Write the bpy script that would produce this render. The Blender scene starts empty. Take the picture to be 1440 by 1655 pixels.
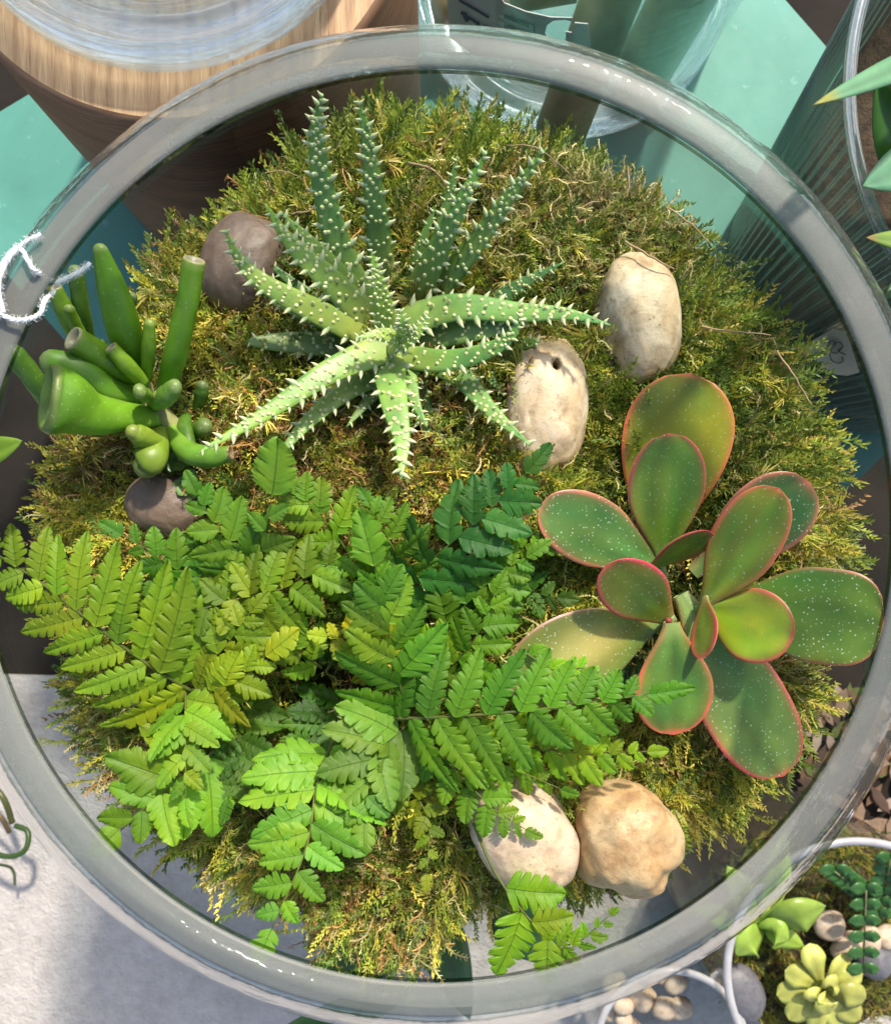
import bpy, math, random
import numpy as np
from mathutils import Vector, Matrix, noise
R=math.radians
random.seed(7); rng=np.random.default_rng(7)
S=bpy.context.scene
# ------------------------------------------------------------------ camera, world, sun, exposure
D=0.635            # camera height above the table top (z=0)
F=1386.0; NX,NY=700.0,900.0      # focal length and nadir, in photograph pixels
cd=bpy.data.cameras.new('camera'); cam=bpy.data.objects.new('camera',cd); S.collection.objects.link(cam); S.camera=cam
cam.location=(0,0,D); cam.rotation_euler=(0,0,0)
cd.sensor_fit='HORIZONTAL'; cd.sensor_width=36; cd.lens=36*F/1440
cd.shift_x=20/1440; cd.shift_y=72.5/1440; cd.clip_start=0.01; cd.clip_end=200
cd.dof.use_dof=True; cd.dof.focus_distance=0.355; cd.dof.aperture_fstop=26
SUN_EL,SUN_AZ=R(47),R(24)        # azimuth measured from +y (top of the picture) towards +x
W=bpy.data.worlds.new('World'); S.world=W; W.use_nodes=True
nt=W.node_tree; bg=nt.nodes['Background']; sk=nt.nodes.new('ShaderNodeTexSky'); sk.sky_type='NISHITA'; sk.sun_disc=False
sk.sun_elevation=SUN_EL; sk.sun_rotation=SUN_AZ; nt.links.new(sk.outputs[0],bg.inputs[0]); bg.inputs[1].default_value=0.15; sk.air_density=1.0; sk.dust_density=2.5; sk.ozone_density=.4
sl=bpy.data.lights.new('sun','SUN'); sl.energy=3.5; sl.angle=R(3); sl.color=(1,.93,.82)
so=bpy.data.objects.new('sun',sl); S.collection.objects.link(so)
sdir=Vector((math.sin(SUN_AZ)*math.cos(SUN_EL),math.cos(SUN_AZ)*math.cos(SUN_EL),math.sin(SUN_EL)))
so.rotation_euler=sdir.to_track_quat('Z','Y').to_euler()
S.view_settings.view_transform='Standard'; S.view_settings.look='None'; S.view_settings.exposure=0.8; S.view_settings.gamma=1
S.render.engine='CYCLES'; cy=S.cycles
cy.max_bounces=14; cy.transparent_max_bounces=24; cy.transmission_bounces=12; cy.glossy_bounces=5; cy.diffuse_bounces=4
cy.caustics_reflective=False; cy.caustics_refractive=True; cy.sample_clamp_indirect=4
S.render.resolution_x=890; S.render.resolution_y=1024

# ------------------------------------------------------------------ helpers
def P(px,py,d):
    """a point seen at photograph pixel (px,py), d metres below the camera"""
    return Vector(((px-NX)*d/F, -(py-NY)*d/F, D-d))
def PXM(d): return d/F
def link(o,parent=None):
    S.collection.objects.link(o)
    if parent is not None: o.parent=parent
    return o
def mk(name,V,Fc,mat,parent=None,smooth=True,col=None,uv=None,loc=None):
    me=bpy.data.meshes.new(name)
    V=np.asarray(V,dtype=np.float32)
    if loc is not None: V=V-np.array(loc,dtype=np.float32)
    me.from_pydata([tuple(map(float,v)) for v in V],[],[tuple(map(int,f)) for f in Fc])
    if col is not None:
        ca=me.color_attributes.new('Col','FLOAT_COLOR','POINT')
        c=np.ones((len(V),4),dtype=np.float32); c[:,:3]=np.asarray(col,dtype=np.float32)
        ca.data.foreach_set('color',c.ravel())
    if uv is not None:
        a=me.attributes.new('leafuv','FLOAT2','POINT'); a.data.foreach_set('vector',np.asarray(uv,dtype=np.float32).ravel())
    if smooth: me.polygons.foreach_set('use_smooth',[True]*len(me.polygons))
    for m in (mat if isinstance(mat,(list,tuple)) else [mat]): me.materials.append(m)
    me.update()
    o=bpy.data.objects.new(name,me)
    if loc is not None: o.location=loc
    return link(o,parent)
def empty(name,loc=(0,0,0)):
    o=bpy.data.objects.new(name,None); o.empty_display_size=.02; link(o); o.location=loc; return o
def tag(o,label=None,cat=None,group=None,kind=None):
    if label: o['label']=label
    if cat: o['category']=cat
    if group: o['group']=group
    if kind: o['kind']=kind
    return o
class Acc:
    """collects vertices, faces and colours for one mesh"""
    def __init__(s): s.V=[];s.F=[];s.C=[];s.U=[];s.n=0
    def add(s,V,Fc,col=(1,1,1),uv=None):
        V=np.asarray(V,float); k=len(V)
        s.V.append(V); s.F+= [tuple(int(i)+s.n for i in f) for f in Fc]
        c=np.asarray(col,float)
        s.C.append(np.tile(c,(k,1)) if c.ndim==1 else c)
        s.U.append(np.zeros((k,2)) if uv is None else np.asarray(uv)); s.n+=k
    def build(s,name,mat,parent=None,smooth=True,loc=None):
        return mk(name,np.concatenate(s.V),s.F,mat,parent,smooth,np.concatenate(s.C),np.concatenate(s.U),loc)
def cr(pts,n):
    """Catmull-Rom resample to n points"""
    p=np.array([list(q) for q in pts],float)
    if len(p)==2: p=np.array([p[0],(p[0]+p[1])/2,p[1]])
    q=np.vstack([2*p[0]-p[1],p,2*p[-1]-p[-2]])
    out=[]
    m=len(p)-1
    for i in range(n):
        u=i/(n-1)*m; k=min(int(u),m-1); t=u-k
        a,b,c,d=q[k:k+4]
        out.append(.5*((2*b)+(-a+c)*t+(2*a-5*b+4*c-d)*t*t+(-a+3*b-3*c+d)*t**3))
    return np.array(out)
def frames(c,up=(0,0,1)):
    T=np.gradient(c,axis=0); T/=np.linalg.norm(T,axis=1)[:,None]+1e-12
    up=np.array(up,float); Sd=np.cross(T,up)
    nn=np.linalg.norm(Sd,axis=1)[:,None]
    Sd=np.where(nn<1e-3,np.array([1,0,0]),Sd/(nn+1e-9))
    for i in range(1,len(Sd)):
        if Sd[i]@Sd[i-1]<0: Sd[i]*=-1
    U=np.cross(Sd,T); return T,Sd,U
def tube(c,rad,sides=8,fl=1.0,cap=True,up=(0,0,1)):
    c=np.asarray(c,float); rad=np.asarray(rad,float)
    T,Sd,U=frames(c,up)
    V=[];Fc=[]
    for i in range(len(c)):
        for k in range(sides):
            a=2*math.pi*k/sides
            V.append(c[i]+Sd[i]*math.cos(a)*rad[i]+U[i]*math.sin(a)*rad[i]*fl)
    for i in range(len(c)-1):
        for k in range(sides):
            k2=(k+1)%sides
            Fc.append((i*sides+k,i*sides+k2,(i+1)*sides+k2,(i+1)*sides+k))
    if cap:
        n=len(V); V.append(c[0]);V.append(c[-1])
        for k in range(sides):
            k2=(k+1)%sides
            Fc.append((n,k2,k)); Fc.append((n+1,(len(c)-1)*sides+k,(len(c)-1)*sides+k2))
    return np.array(V),Fc
def lathe(prof,n=96,cx=0,cy_=0,close=False,rfun=None):
    V=[];Fc=[];m=len(prof)
    for j in range(n):
        a=2*math.pi*j/n
        for r,z in prof:
            rr=r if rfun is None else rfun(r,z,a)
            V.append((cx+rr*math.cos(a),cy_+rr*math.sin(a),z))
    for j in range(n):
        j2=(j+1)%n
        for i in range(m-1+(1 if close else 0)):
            i2=(i+1)%m
            Fc.append((j*m+i,j2*m+i,j2*m+i2,j*m+i2))
    return np.array(V),Fc
def nz(x,y,z=0,s=1.0): return noise.noise(Vector((x*s,y*s,z*s)))
def fbm(p,o=4): return noise.fractal(Vector(p),0.9,2.1,o)

# ------------------------------------------------------------------ node helpers
class NB:
    def __init__(s,name):
        s.m=bpy.data.materials.new(name); s.m.use_nodes=True; s.t=s.m.node_tree
        s.b=s.t.nodes['Principled BSDF']; s.out=s.t.nodes['Material Output']
    def n(s,ty,**kw):
        nd=s.t.nodes.new('ShaderNode'+ty)
        for k,v in kw.items():
            if k in nd.inputs: nd.inputs[k].default_value=v
            else: setattr(nd,k,v)
        return nd
    def l(s,a,b): s.t.links.new(a,b); return s
    def coord(s,kind='Object'): return s.n('TexCoord').outputs[kind]
    def mapping(s,src,scale=(1,1,1),rot=(0,0,0)):
        m=s.n('Mapping'); m.inputs['Scale'].default_value=scale; m.inputs['Rotation'].default_value=rot; s.l(src,m.inputs[0]); return m.outputs[0]
    def noise(s,src,scale,detail=4,rough=.55,dist=0):
        q=s.n('TexNoise'); q.inputs['Scale'].default_value=scale; q.inputs['Detail'].default_value=detail
        q.inputs['Roughness'].default_value=rough; q.inputs['Distortion'].default_value=dist
        if src is not None: s.l(src,q.inputs['Vector'])
        return q.outputs['Fac']
    def ramp(s,src,stops):
        r=s.n('ValToRGB'); e=r.color_ramp.elements
        while len(e)<len(stops): e.new(.5)
        for i,(p,c) in enumerate(stops):
            e[i].position=p; e[i].color=(*c,1) if len(c)==3 else c
        s.l(src,r.inputs[0]); return r.outputs[0]
    def mix(s,f,a,b,bt='MIX'):
        m=s.n('Mix',data_type='RGBA',blend_type=bt)
        for v,i in ((f,0),(a,6),(b,7)):
            if isinstance(v,(int,float)): m.inputs[i].default_value=v
            elif isinstance(v,tuple): m.inputs[i].default_value=(*v,1)
            else: s.l(v,m.inputs[i])
        return m.outputs[2]
    def math(s,op,a,b=0.0,c=0.0):
        m=s.n('Math',operation=op)
        for i,v in enumerate((a,b,c)):
            if isinstance(v,(int,float)): m.inputs[i].default_value=v
            else: s.l(v,m.inputs[i])
        return m.outputs[0]
    def bump(s,h,st=.3,dist=.001):
        b=s.n('Bump'); b.inputs['Strength'].default_value=st; b.inputs['Distance'].default_value=dist
        s.l(h,b.inputs['Height']); s.l(b.outputs[0],s.b.inputs['Normal']); return b.outputs[0]
    def col(s,c):
        if isinstance(c,tuple): s.b.inputs['Base Color'].default_value=(*c,1)
        else: s.l(c,s.b.inputs['Base Color'])
    def set(s,**kw):
        for k,v in kw.items():
            k=k.replace('_',' '); i=s.b.inputs[k]
            if isinstance(v,(int,float)): i.default_value=v
            elif isinstance(v,tuple): i.default_value=v
            else: s.l(v,i)
        return s
    def vcol(s):
        a=s.n('Attribute'); a.attribute_name='Col'; return a.outputs['Color']
    def translucent(s,c,f):
        tr=s.n('BsdfTranslucent'); s.l(c,tr.inputs[0]); mx=s.n('MixShader'); mx.inputs[0].default_value=f
        s.l(s.b.outputs[0],mx.inputs[1]); s.l(tr.outputs[0],mx.inputs[2]); s.l(mx.outputs[0],s.out.inputs[0])
def thin_glass(name,tint=(.93,.96,.95),rough=.02,streak=0.0,f0=.04,f1=.85,pw=4.5,ss=(25,(1,1,6)),milk=0.0,milkc=(.7,.78,.8)):
    """a glass sheet: straight-through light plus a Schlick mirror term"""
    b=NB(name); t=b.n('BsdfTransparent'); t.inputs[0].default_value=(*tint,1)
    g=b.n('BsdfGlossy'); g.inputs['Roughness'].default_value=rough; g.inputs[0].default_value=(1,1,1,1)
    lw=b.n('LayerWeight'); lw.inputs[0].default_value=.5
    if streak:
        n=b.noise(b.mapping(b.coord(),ss[1]),ss[0],3); bp=b.n('Bump'); bp.inputs['Strength'].default_value=streak; bp.inputs['Distance'].default_value=.002
        b.l(n,bp.inputs['Height']); b.l(bp.outputs[0],g.inputs['Normal']); b.l(bp.outputs[0],lw.inputs['Normal'])
    f=b.math('MULTIPLY_ADD',b.math('POWER',lw.outputs['Facing'],pw),f1,f0)
    mx=b.n('MixShader'); b.l(f,mx.inputs[0]); b.l(t.outputs[0],mx.inputs[1]); b.l(g.outputs[0],mx.inputs[2]); out=mx.outputs[0]
    if milk:
        dd=b.n('BsdfDiffuse'); dd.inputs[0].default_value=(*milkc,1); m2=b.n('MixShader'); m2.inputs[0].default_value=milk
        b.l(b.math('MULTIPLY_ADD',b.math('POWER',lw.outputs['Facing'],1.6),milk*2.2,milk*.25),m2.inputs[0]); b.l(out,m2.inputs[1]); b.l(dd.outputs[0],m2.inputs[2]); out=m2.outputs[0]
    b.l(out,b.out.inputs[0]); return b.m
def real_glass(name,tint=(1,1,1),rough=.0,bump=.0,bs=40,ior=1.47):
    b=NB(name); g=b.n('BsdfGlass'); g.inputs[0].default_value=(*tint,1); g.inputs['Roughness'].default_value=rough; g.inputs['IOR'].default_value=ior
    if bump:
        n=b.noise(b.coord(),bs,3); bp=b.n('Bump'); bp.inputs['Strength'].default_value=bump; bp.inputs['Distance'].default_value=.002
        b.l(n,bp.inputs['Height']); b.l(bp.outputs[0],g.inputs['Normal'])
    b.l(g.outputs[0],b.out.inputs[0]); return b.m

def foot_glass(name):
    b=NB(name); n=b.noise(b.mapping(b.coord(),(1,1,4)),26,4); bp=b.n('Bump'); bp.inputs['Strength'].default_value=.35; bp.inputs['Distance'].default_value=.002; b.l(n,bp.inputs['Height'])
    g=b.n('BsdfGlass'); g.inputs[0].default_value=(.93,.98,1,1); g.inputs['Roughness'].default_value=.01; g.inputs['IOR'].default_value=1.45; b.l(bp.outputs[0],g.inputs['Normal'])
    gl=b.n('BsdfGlossy'); gl.inputs['Roughness'].default_value=.14; gl.inputs[0].default_value=(.9,.97,1,1); b.l(bp.outputs[0],gl.inputs['Normal'])
    t=b.n('BsdfTransparent'); t.inputs[0].default_value=(.95,.98,.98,1)
    m1=b.n('MixShader'); m1.inputs[0].default_value=.52; b.l(t.outputs[0],m1.inputs[1]); b.l(g.outputs[0],m1.inputs[2])
    m2=b.n('MixShader'); m2.inputs[0].default_value=.17; b.l(m1.outputs[0],m2.inputs[1]); b.l(gl.outputs[0],m2.inputs[2]); b.l(m2.outputs[0],b.out.inputs[0]); return b.m
# ------------------------------------------------------------------ materials
def m_concrete():
    b=NB('concrete'); c=b.coord(); n1=b.noise(c,9,6,.65); n2=b.noise(c,70,6,.7); n3=b.noise(c,320,3)
    k=b.ramp(n1,[(.3,(.47,.43,.39)),(.7,(.60,.55,.50))]); k=b.mix(b.math('MULTIPLY',b.ramp(n2,[(.35,(0,0,0)),(.62,(1,1,1))]),.6),b.mix(1,k,(.72,.70,.68),'MULTIPLY'),k)
    b.col(k); b.set(Roughness=.85); b.bump(b.math('ADD',n2,b.math('MULTIPLY',n3,.5)),.9,.004); return b.m
def m_darkfloor():
    b=NB('dark_floor'); c=b.coord(); n=b.noise(c,12,6,.6); b.col(b.ramp(n,[(.3,(.012,.010,.008)),(.7,(.026,.020,.015))])); b.set(Roughness=.85); b.b.inputs['Specular IOR Level'].default_value=.15; b.bump(n,.3,.003); return b.m
def m_teal():
    b=NB('teal_painted_metal'); c=b.coord(); n1=b.noise(c,7,5,.6,.6); n2=b.noise(c,55,5,.7); v=b.n('TexVoronoi'); v.inputs['Scale'].default_value=26; b.l(c,v.inputs[0])
    k=b.ramp(n1,[(.25,(.06,.20,.15)),(.6,(.09,.28,.22)),(.8,(.13,.35,.285))])
    spot=b.ramp(b.math('ADD',v.outputs['Distance'],b.math('MULTIPLY',n2,.35)),[(.20,(1,1,1)),(.27,(0,0,0))])
    k=b.mix(b.math('MULTIPLY',spot,.55),k,(.05,.17,.15)); scr=b.ramp(n2,[(.62,(0,0,0)),(.7,(1,1,1))]); k=b.mix(b.math('MULTIPLY',scr,.4),k,(.30,.50,.44)); n9=b.noise(b.mapping(c,(1,9,1),(0,0,R(38))),60,5,.75); k=b.mix(b.math('MULTIPLY',b.ramp(n9,[(.66,(0,0,0)),(.70,(1,1,1))]),.45),k,(.04,.13,.11)); n10=b.noise(c,18,6,.8); k=b.mix(b.math('MULTIPLY',b.ramp(n10,[(.55,(0,0,0)),(.72,(1,1,1))]),.35),k,(.07,.20,.17))
    b.col(k); b.set(Roughness=b.math('MULTIPLY_ADD',n2,.2,.48)); b.b.inputs['Specular IOR Level'].default_value=.3; b.bump(n2,.12,.001); return b.m
def m_oak(side=False):
    b=NB('oak_side_shaded' if side else 'oak_end'); c=b.coord()
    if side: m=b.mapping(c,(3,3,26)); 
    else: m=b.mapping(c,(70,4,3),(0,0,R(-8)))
    n=b.noise(m,3.2,6,.65,.4); n2=b.noise(b.mapping(c,(160,9,9) if not side else (9,9,150),(0,0,R(-8)) if not side else (0,0,0)),4,4,.7)
    w=b.n('TexWave',bands_direction='X' if not side else 'Z'); w.inputs['Scale'].default_value=2.2 if not side else 14; w.inputs['Distortion'].default_value=7; w.inputs['Detail'].default_value=4; w.inputs['Detail Scale'].default_value=1.3
    b.l(b.mapping(c,(16,1.2,2),(0,0,R(-8))) if not side else b.mapping(c,(2,2,6),(R(12),R(9),0)),w.inputs[0])
    f=b.math('ADD',b.math('MULTIPLY',n,.82),b.math('MULTIPLY',w.outputs['Fac'],.18))
    k=b.ramp(f,[(.25,(.22,.115,.05)),(.45,(.42,.25,.12)),(.75,(.56,.37,.19))] if not side else [(.25,(.10,.045,.022)),(.5,(.20,.10,.048)),(.8,(.28,.155,.075))])  # side tones darkened, putting the shade on the block into its colour
    pores=b.ramp(n2,[(.3,(1,1,1)),(.42,(0,0,0))]); k=b.mix(b.math('MULTIPLY',pores,.6),k,(.10,.05,.022))
    n5=b.noise(b.mapping(c,(420,20,20) if not side else (20,20,420),(0,0,R(-8)) if not side else (0,0,0)),2,4,.7); k=b.mix(b.math('MULTIPLY',b.ramp(n5,[(.40,(1,1,1)),(.5,(0,0,0))]),.35),k,(.16,.085,.04))
    b.col(k); b.set(Roughness=.6); b.bump(b.math('SUBTRACT',f,b.math('MULTIPLY',pores,.3)),.3,.001); return b.m
def m_moss(name,rough=.55,tl=.35):
    b=NB(name); v=b.vcol(); n=b.noise(b.coord(),500,2); k=b.mix(1,v,b.ramp(n,[(.3,(.75,.75,.7)),(.7,(1.15,1.15,1.0))]),'MULTIPLY')
    b.col(k); b.set(Roughness=rough); b.b.inputs['Specular IOR Level'].default_value=.5; b.translucent(k,tl); return b.m
def m_soil():
    b=NB('soil'); c=b.coord(); n=b.noise(c,120,6,.7); b.col(b.ramp(n,[(.3,(.016,.011,.006)),(.7,(.085,.055,.028))])); b.set(Roughness=.95); b.bump(n,1,.004); return b.m
def m_aloe():
    b=NB('aloe_skin'); v=b.vcol(); c=b.coord(); n=b.noise(c,60,4); n2=b.noise(c,900,2)
    k=b.mix(1,v,b.ramp(n,[(.32,(.50,.66,.66)),(.5,(.85,.88,.85)),(.7,(1.15,1.02,.85))]),'MULTIPLY')
    w=b.ramp(n2,[(.60,(0,0,0)),(.72,(1,1,1))]); k=b.mix(b.math('MULTIPLY',w,.25),k,(.35,.45,.28))
    b.col(k); b.set(Roughness=.42); b.b.inputs['Subsurface Weight'].default_value=.15; b.b.inputs['Subsurface Radius'].default_value=(.004,.006,.002); b.b.inputs['Subsurface Scale'].default_value=.5
    b.bump(n2,.15,.0005); return b.m
def m_spine():
    b=NB('aloe_spine'); b.col(b.vcol()); b.set(Roughness=.4); b.b.inputs['Subsurface Weight'].default_value=.2; b.b.inputs['Subsurface Scale'].default_value=.002; return b.m
def m_crassula(dots=.5):
    b=NB('crassula_skin'); v=b.vcol(); c=b.coord(); n=b.noise(c,38,4,.6); n2=b.noise(c,700,3)
    k=b.mix(1,v,b.ramp(n,[(.3,(.72,.85,.9)),(.55,(1,1,1)),(.75,(1.5,1.25,1.0))]),'MULTIPLY')
    vo=b.n('TexVoronoi'); vo.inputs['Scale'].default_value=640; b.l(c,vo.inputs[0])
    d=b.ramp(vo.outputs['Distance'],[(.17,(1,1,1)),(.25,(0,0,0))]); sel=b.n('SeparateColor'); b.l(vo.outputs['Color'],sel.inputs[0])
    msk=b.math('MULTIPLY',sel.outputs[0],.9); at=b.n('Attribute'); at.attribute_name='leafuv'
    sx=b.n('SeparateXYZ'); b.l(at.outputs['Vector'],sx.inputs[0])
    f=b.math('MULTIPLY',b.math('MULTIPLY',d,msk),sx.outputs[0]); k=b.mix(f,k,(.55,.62,.48))
    b.col(k); b.set(Roughness=.40); b.b.inputs['Specular IOR Level'].default_value=.42; b.b.inputs['Subsurface Weight'].default_value=.12; b.b.inputs['Subsurface Scale'].default_value=.003
    b.bump(b.math('ADD',b.math('MULTIPLY',n2,.5),f),.12,.0005); return b.m
def m_jade():
    b=NB('finger_jade_skin'); v=b.vcol(); c=b.coord(); n=b.noise(c,45,4); vo=b.n('TexVoronoi'); vo.inputs['Scale'].default_value=420; b.l(c,vo.inputs[0])
    k=b.mix(1,v,b.ramp(n,[(.3,(.75,.8,.8)),(.7,(1.3,1.2,1.1))]),'MULTIPLY')
    d=b.ramp(vo.outputs['Distance'],[(.09,(1,1,1)),(.2,(0,0,0))]); k=b.mix(b.math('MULTIPLY',d,.35),k,(.35,.5,.2))
    b.col(k); b.set(Roughness=.42); b.b.inputs['Specular IOR Level'].default_value=.35; b.b.inputs['Subsurface Weight'].default_value=.12; b.b.inputs['Subsurface Radius'].default_value=(.4,1,.2); b.b.inputs['Subsurface Scale'].default_value=.004
    b.bump(n,.1,.001); return b.m
def m_fern():
    b=NB('fern_leaf'); v=b.vcol(); c=b.coord(); at=b.n('Attribute'); at.attribute_name='leafuv'; sx=b.n('SeparateXYZ'); b.l(at.outputs['Vector'],sx.inputs[0])
    ay=b.math('ABSOLUTE',sx.outputs[1])
    mid=b.ramp(ay,[(.012,(1,1,1)),(.05,(0,0,0))])
    u=b.math('SUBTRACT',b.math('MULTIPLY',sx.outputs[0],9),b.math('MULTIPLY',ay,1.3)); fr=b.math('FRACT',u); lv=b.math('ABSOLUTE',b.math('SUBTRACT',fr,.5))
    lat=b.ramp(lv,[(.03,(1,1,1)),(.09,(0,0,0))])
    u2=b.math('FRACT',b.math('SUBTRACT',b.math('MULTIPLY',sx.outputs[0],40),b.math('MULTIPLY',ay,9))); fine=b.ramp(b.math('ABSOLUTE',b.math('SUBTRACT',u2,.5)),[(.0,(1,1,1)),(.35,(0,0,0))])
    n=b.noise(c,45,4,.6); n2=b.noise(c,180,3)
    k=b.mix(1,v,b.ramp(n,[(.3,(.72,.85,1.0)),(.5,(1,1,1)),(.72,(1.4,1.12,.7))]),'MULTIPLY')
    k=b.mix(b.math('MULTIPLY',fine,.10),k,(.03,.10,.01)); k=b.mix(b.math('MULTIPLY',lat,.12),k,(.02,.09,.015)); k=b.mix(b.math('MULTIPLY',mid,.5),k,(.025,.075,.01))
    b.col(k); b.set(Roughness=.46); b.b.inputs['Specular IOR Level'].default_value=.42
    h=b.math('SUBTRACT',b.math('MULTIPLY',n2,.5),b.math('ADD',b.math('MULTIPLY',mid,.8),b.math('ADD',b.math('MULTIPLY',lat,.25),b.math('MULTIPLY',fine,.15))))
    b.bump(h,.4,.0006); b.translucent(k,.5); return b.m
def m_stone(name,base,warm,dark,spots=True):
    b=NB(name); c=b.coord(); n=b.noise(c,22,5,.6,.4); n2=b.noise(c,75,6,.7); n3=b.noise(c,420,4,.7); n4=b.noise(c,34,4,.6,1.5)
    k=b.ramp(n,[(.35,base),(.6,warm)]); k=b.mix(b.math('MULTIPLY',b.ramp(n4,[(.52,(0,0,0)),(.7,(1,1,1))]),.7),k,tuple(min(1,x*1.15) for x in base))
    k=b.mix(b.math('MULTIPLY',b.ramp(n2,[(.50,(0,0,0)),(.72,(1,1,1))]),.55),k,dark)
    if spots:
        k=b.mix(b.math('MULTIPLY',b.ramp(n3,[(.60,(0,0,0)),(.65,(1,1,1))]),b.ramp(n4,[(.42,(0,0,0)),(.6,(.85,.85,.85))])),k,(.06,.035,.02))
    n6=b.noise(c,150,8,.8,.6); k=b.mix(b.math('MULTIPLY',b.ramp(n6,[(.48,(0,0,0)),(.60,(1,1,1))]),.42),k,dark)
    n7=b.noise(c,48,3,.6,2.2); vein=b.ramp(b.math('ABSOLUTE',b.math('SUBTRACT',n7,.5)),[(.0,(1,1,1)),(.018,(0,0,0))]); k=b.mix(b.math('MULTIPLY',vein,.0),k,tuple(x*.8 for x in dark))
    b.col(k); b.set(Roughness=b.math('MULTIPLY_ADD',n6,.35,.32)); b.b.inputs['Subsurface Weight'].default_value=.04; b.b.inputs['Subsurface Scale'].default_value=.004
    b.bump(b.math('ADD',b.math('ADD',n2,n4),b.math('ADD',b.math('MULTIPLY',n3,.3),b.math('MULTIPLY',n6,.5))),.45,.0012); return b.m
def m_simple(name,c,rough=.6,var=.25,scale=60,tl=0,**kw):
    b=NB(name); n=b.noise(b.coord(),scale,4); k=b.ramp(n,[(.3,tuple(x*(1-var) for x in c)),(.7,tuple(min(1,x*(1+var)) for x in c))]); b.col(k); b.set(Roughness=rough,**kw); b.bump(n,.15,.001)
    if tl: b.translucent(k,tl)
    return b.m
def m_vleaf(name,rough=.35,tl=.3):
    b=NB(name); v=b.vcol(); n=b.noise(b.coord(),80,4); k=b.mix(1,v,b.ramp(n,[(.3,(.8,.85,.8)),(.7,(1.2,1.15,1.1))]),'MULTIPLY'); b.col(k); b.set(Roughness=rough); b.bump(n,.2,.001); b.translucent(k,tl); return b.m
def m_rim():
    b=NB('ground_glass'); c=b.coord(); n=b.noise(b.mapping(c,(1,1,1)),14,3); n2=b.noise(c,500,3); n3=b.noise(c,55,5,.7)
    k=b.ramp(n,[(.3,(.125,.135,.12)),(.7,(.20,.19,.165))]); n6=b.noise(c,260,5,.8); k=b.mix(b.math('MULTIPLY',b.ramp(n6,[(.66,(0,0,0)),(.72,(1,1,1))]),.6),k,(.4,.4,.36)); b.col(k); b.set(Roughness=.45); b.b.inputs['Specular IOR Level'].default_value=.4
    b.bump(b.math('ADD',n2,n3),.12,.0004)
    t=b.n('BsdfTransparent'); t.inputs[0].default_value=(.86,.92,.9,1); mx=b.n('MixShader')
    b.l(b.math('MULTIPLY_ADD',n3,.25,.48),mx.inputs[0]); b.l(t.outputs[0],mx.inputs[1]); b.l(b.b.outputs[0],mx.inputs[2]); b.l(mx.outputs[0],b.out.inputs[0]); return b.m
M=dict(concrete=m_concrete(),dark=m_darkfloor(),teal=m_teal(),oak=m_oak(),oakside_shaded=m_oak(True),moss=m_moss('moss_frond'),soil=m_soil(),
 aloe=m_aloe(),spine=m_spine(),crass=m_crassula(),jade=m_jade(),fern=m_fern(),rim=m_rim(),vleaf=m_vleaf('broad_leaf'),
 cream=m_stone('cream_stone',(.58,.50,.35),(.47,.32,.15),(.20,.115,.05)),tan=m_stone('tan_stone',(.50,.38,.21),(.42,.24,.09),(.20,.10,.04)),
 brown=m_stone('brown_stone',(.12,.080,.055),(.17,.115,.08),(.06,.042,.032),False),pale=m_stone('pale_stone',(.58,.48,.36),(.48,.34,.20),(.24,.14,.08)),grey=m_stone('grey_stone',(.10,.10,.11),(.14,.13,.14),(.05,.05,.055),False),
 stem=m_simple('green_stem',(.14,.22,.05),.5),darkstem=m_simple('dark_stem',(.19,.19,.075),.5,.4,40),twig=m_simple('dry_twig',(.30,.20,.10),.8),paper=m_simple('paper_label',(.62,.60,.57),.8,.05),
 ink=m_simple('label_ink',(.10,.11,.13),.8,.1),string=m_simple('white_string',(.80,.80,.78),.85,.1,300),leg=m_simple('steel_leg',(.10,.14,.13),.4),
 wall=thin_glass('bowl_glass',(.965,.985,.975),.015,.10),rib=thin_glass('ribbed_glass',(.74,.78,.71),.12,0,.05,.55,2.0,milk=.20,milkc=(.30,.33,.28)),vase=thin_glass('vase_glass',(.95,.975,.975),.03,.25,.04,.8,4),
 neck=thin_glass('neck_glass',(.88,.92,.90),.03,.6,.06,.85,3,(70,(1,1,1)),milk=.025,milkc=(.5,.5,.45)),edge=thin_glass('dark_glass_edge',(.30,.34,.31),.05,0,.05,.5,4),
 thick=foot_glass('thick_vase_glass') if True else thin_glass('thick_vase_glass',(.90,.96,.96),.06,.6,.06,.9,2.0,(22,(1,1,3)),milk=.12,milkc=(.70,.86,.90)),glass=thin_glass('clear_glass',(.9,.95,.94),.04,.3,.08,.8,2.0,milk=.10))

# ------------------------------------------------------------------ setting: ground, table
def slab(name,xy,z0,z1,mat,parent=None,kind=None):
    n=len(xy); V=[(x,y,z1) for x,y in xy]+[(x,y,z0) for x,y in xy]
    Fc=[tuple(range(n)),tuple(range(2*n-1,n-1,-1))]+[(i,n+i,n+(i+1)%n,(i+1)%n) for i in range(n)]
    o=mk(name,V,Fc,mat,parent,False)
    if kind: o['kind']=kind
    return o
ZF=-0.32
mk('ground',[(-6,-6,ZF-.006),(6,-6,ZF-.006),(6,6,ZF-.006),(-6,6,ZF-.006)],[(0,1,2,3)],M['dark'],None,False)['kind']='structure'
slab('pavement',[(-1.6,-2.2),(2.2,-2.2),(1.4,-.75),(.34,-.47),(.24,-.17),(-.34,-.135),(-1.6,-.10)],ZF-.005,ZF,M['concrete'],kind='structure')
tb=tag(empty('teal_table',(0,0,0)),'square teal painted metal table under the glass bowl and vases','table')
quad=[P(*q,D) for q in ((1696,487),(936,-382),(-144,266),(789,1330))]
qc=sum(quad,Vector())/4
slab('table_top',[(q.x,q.y) for q in quad],-.012,0,M['teal'],tb)
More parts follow.
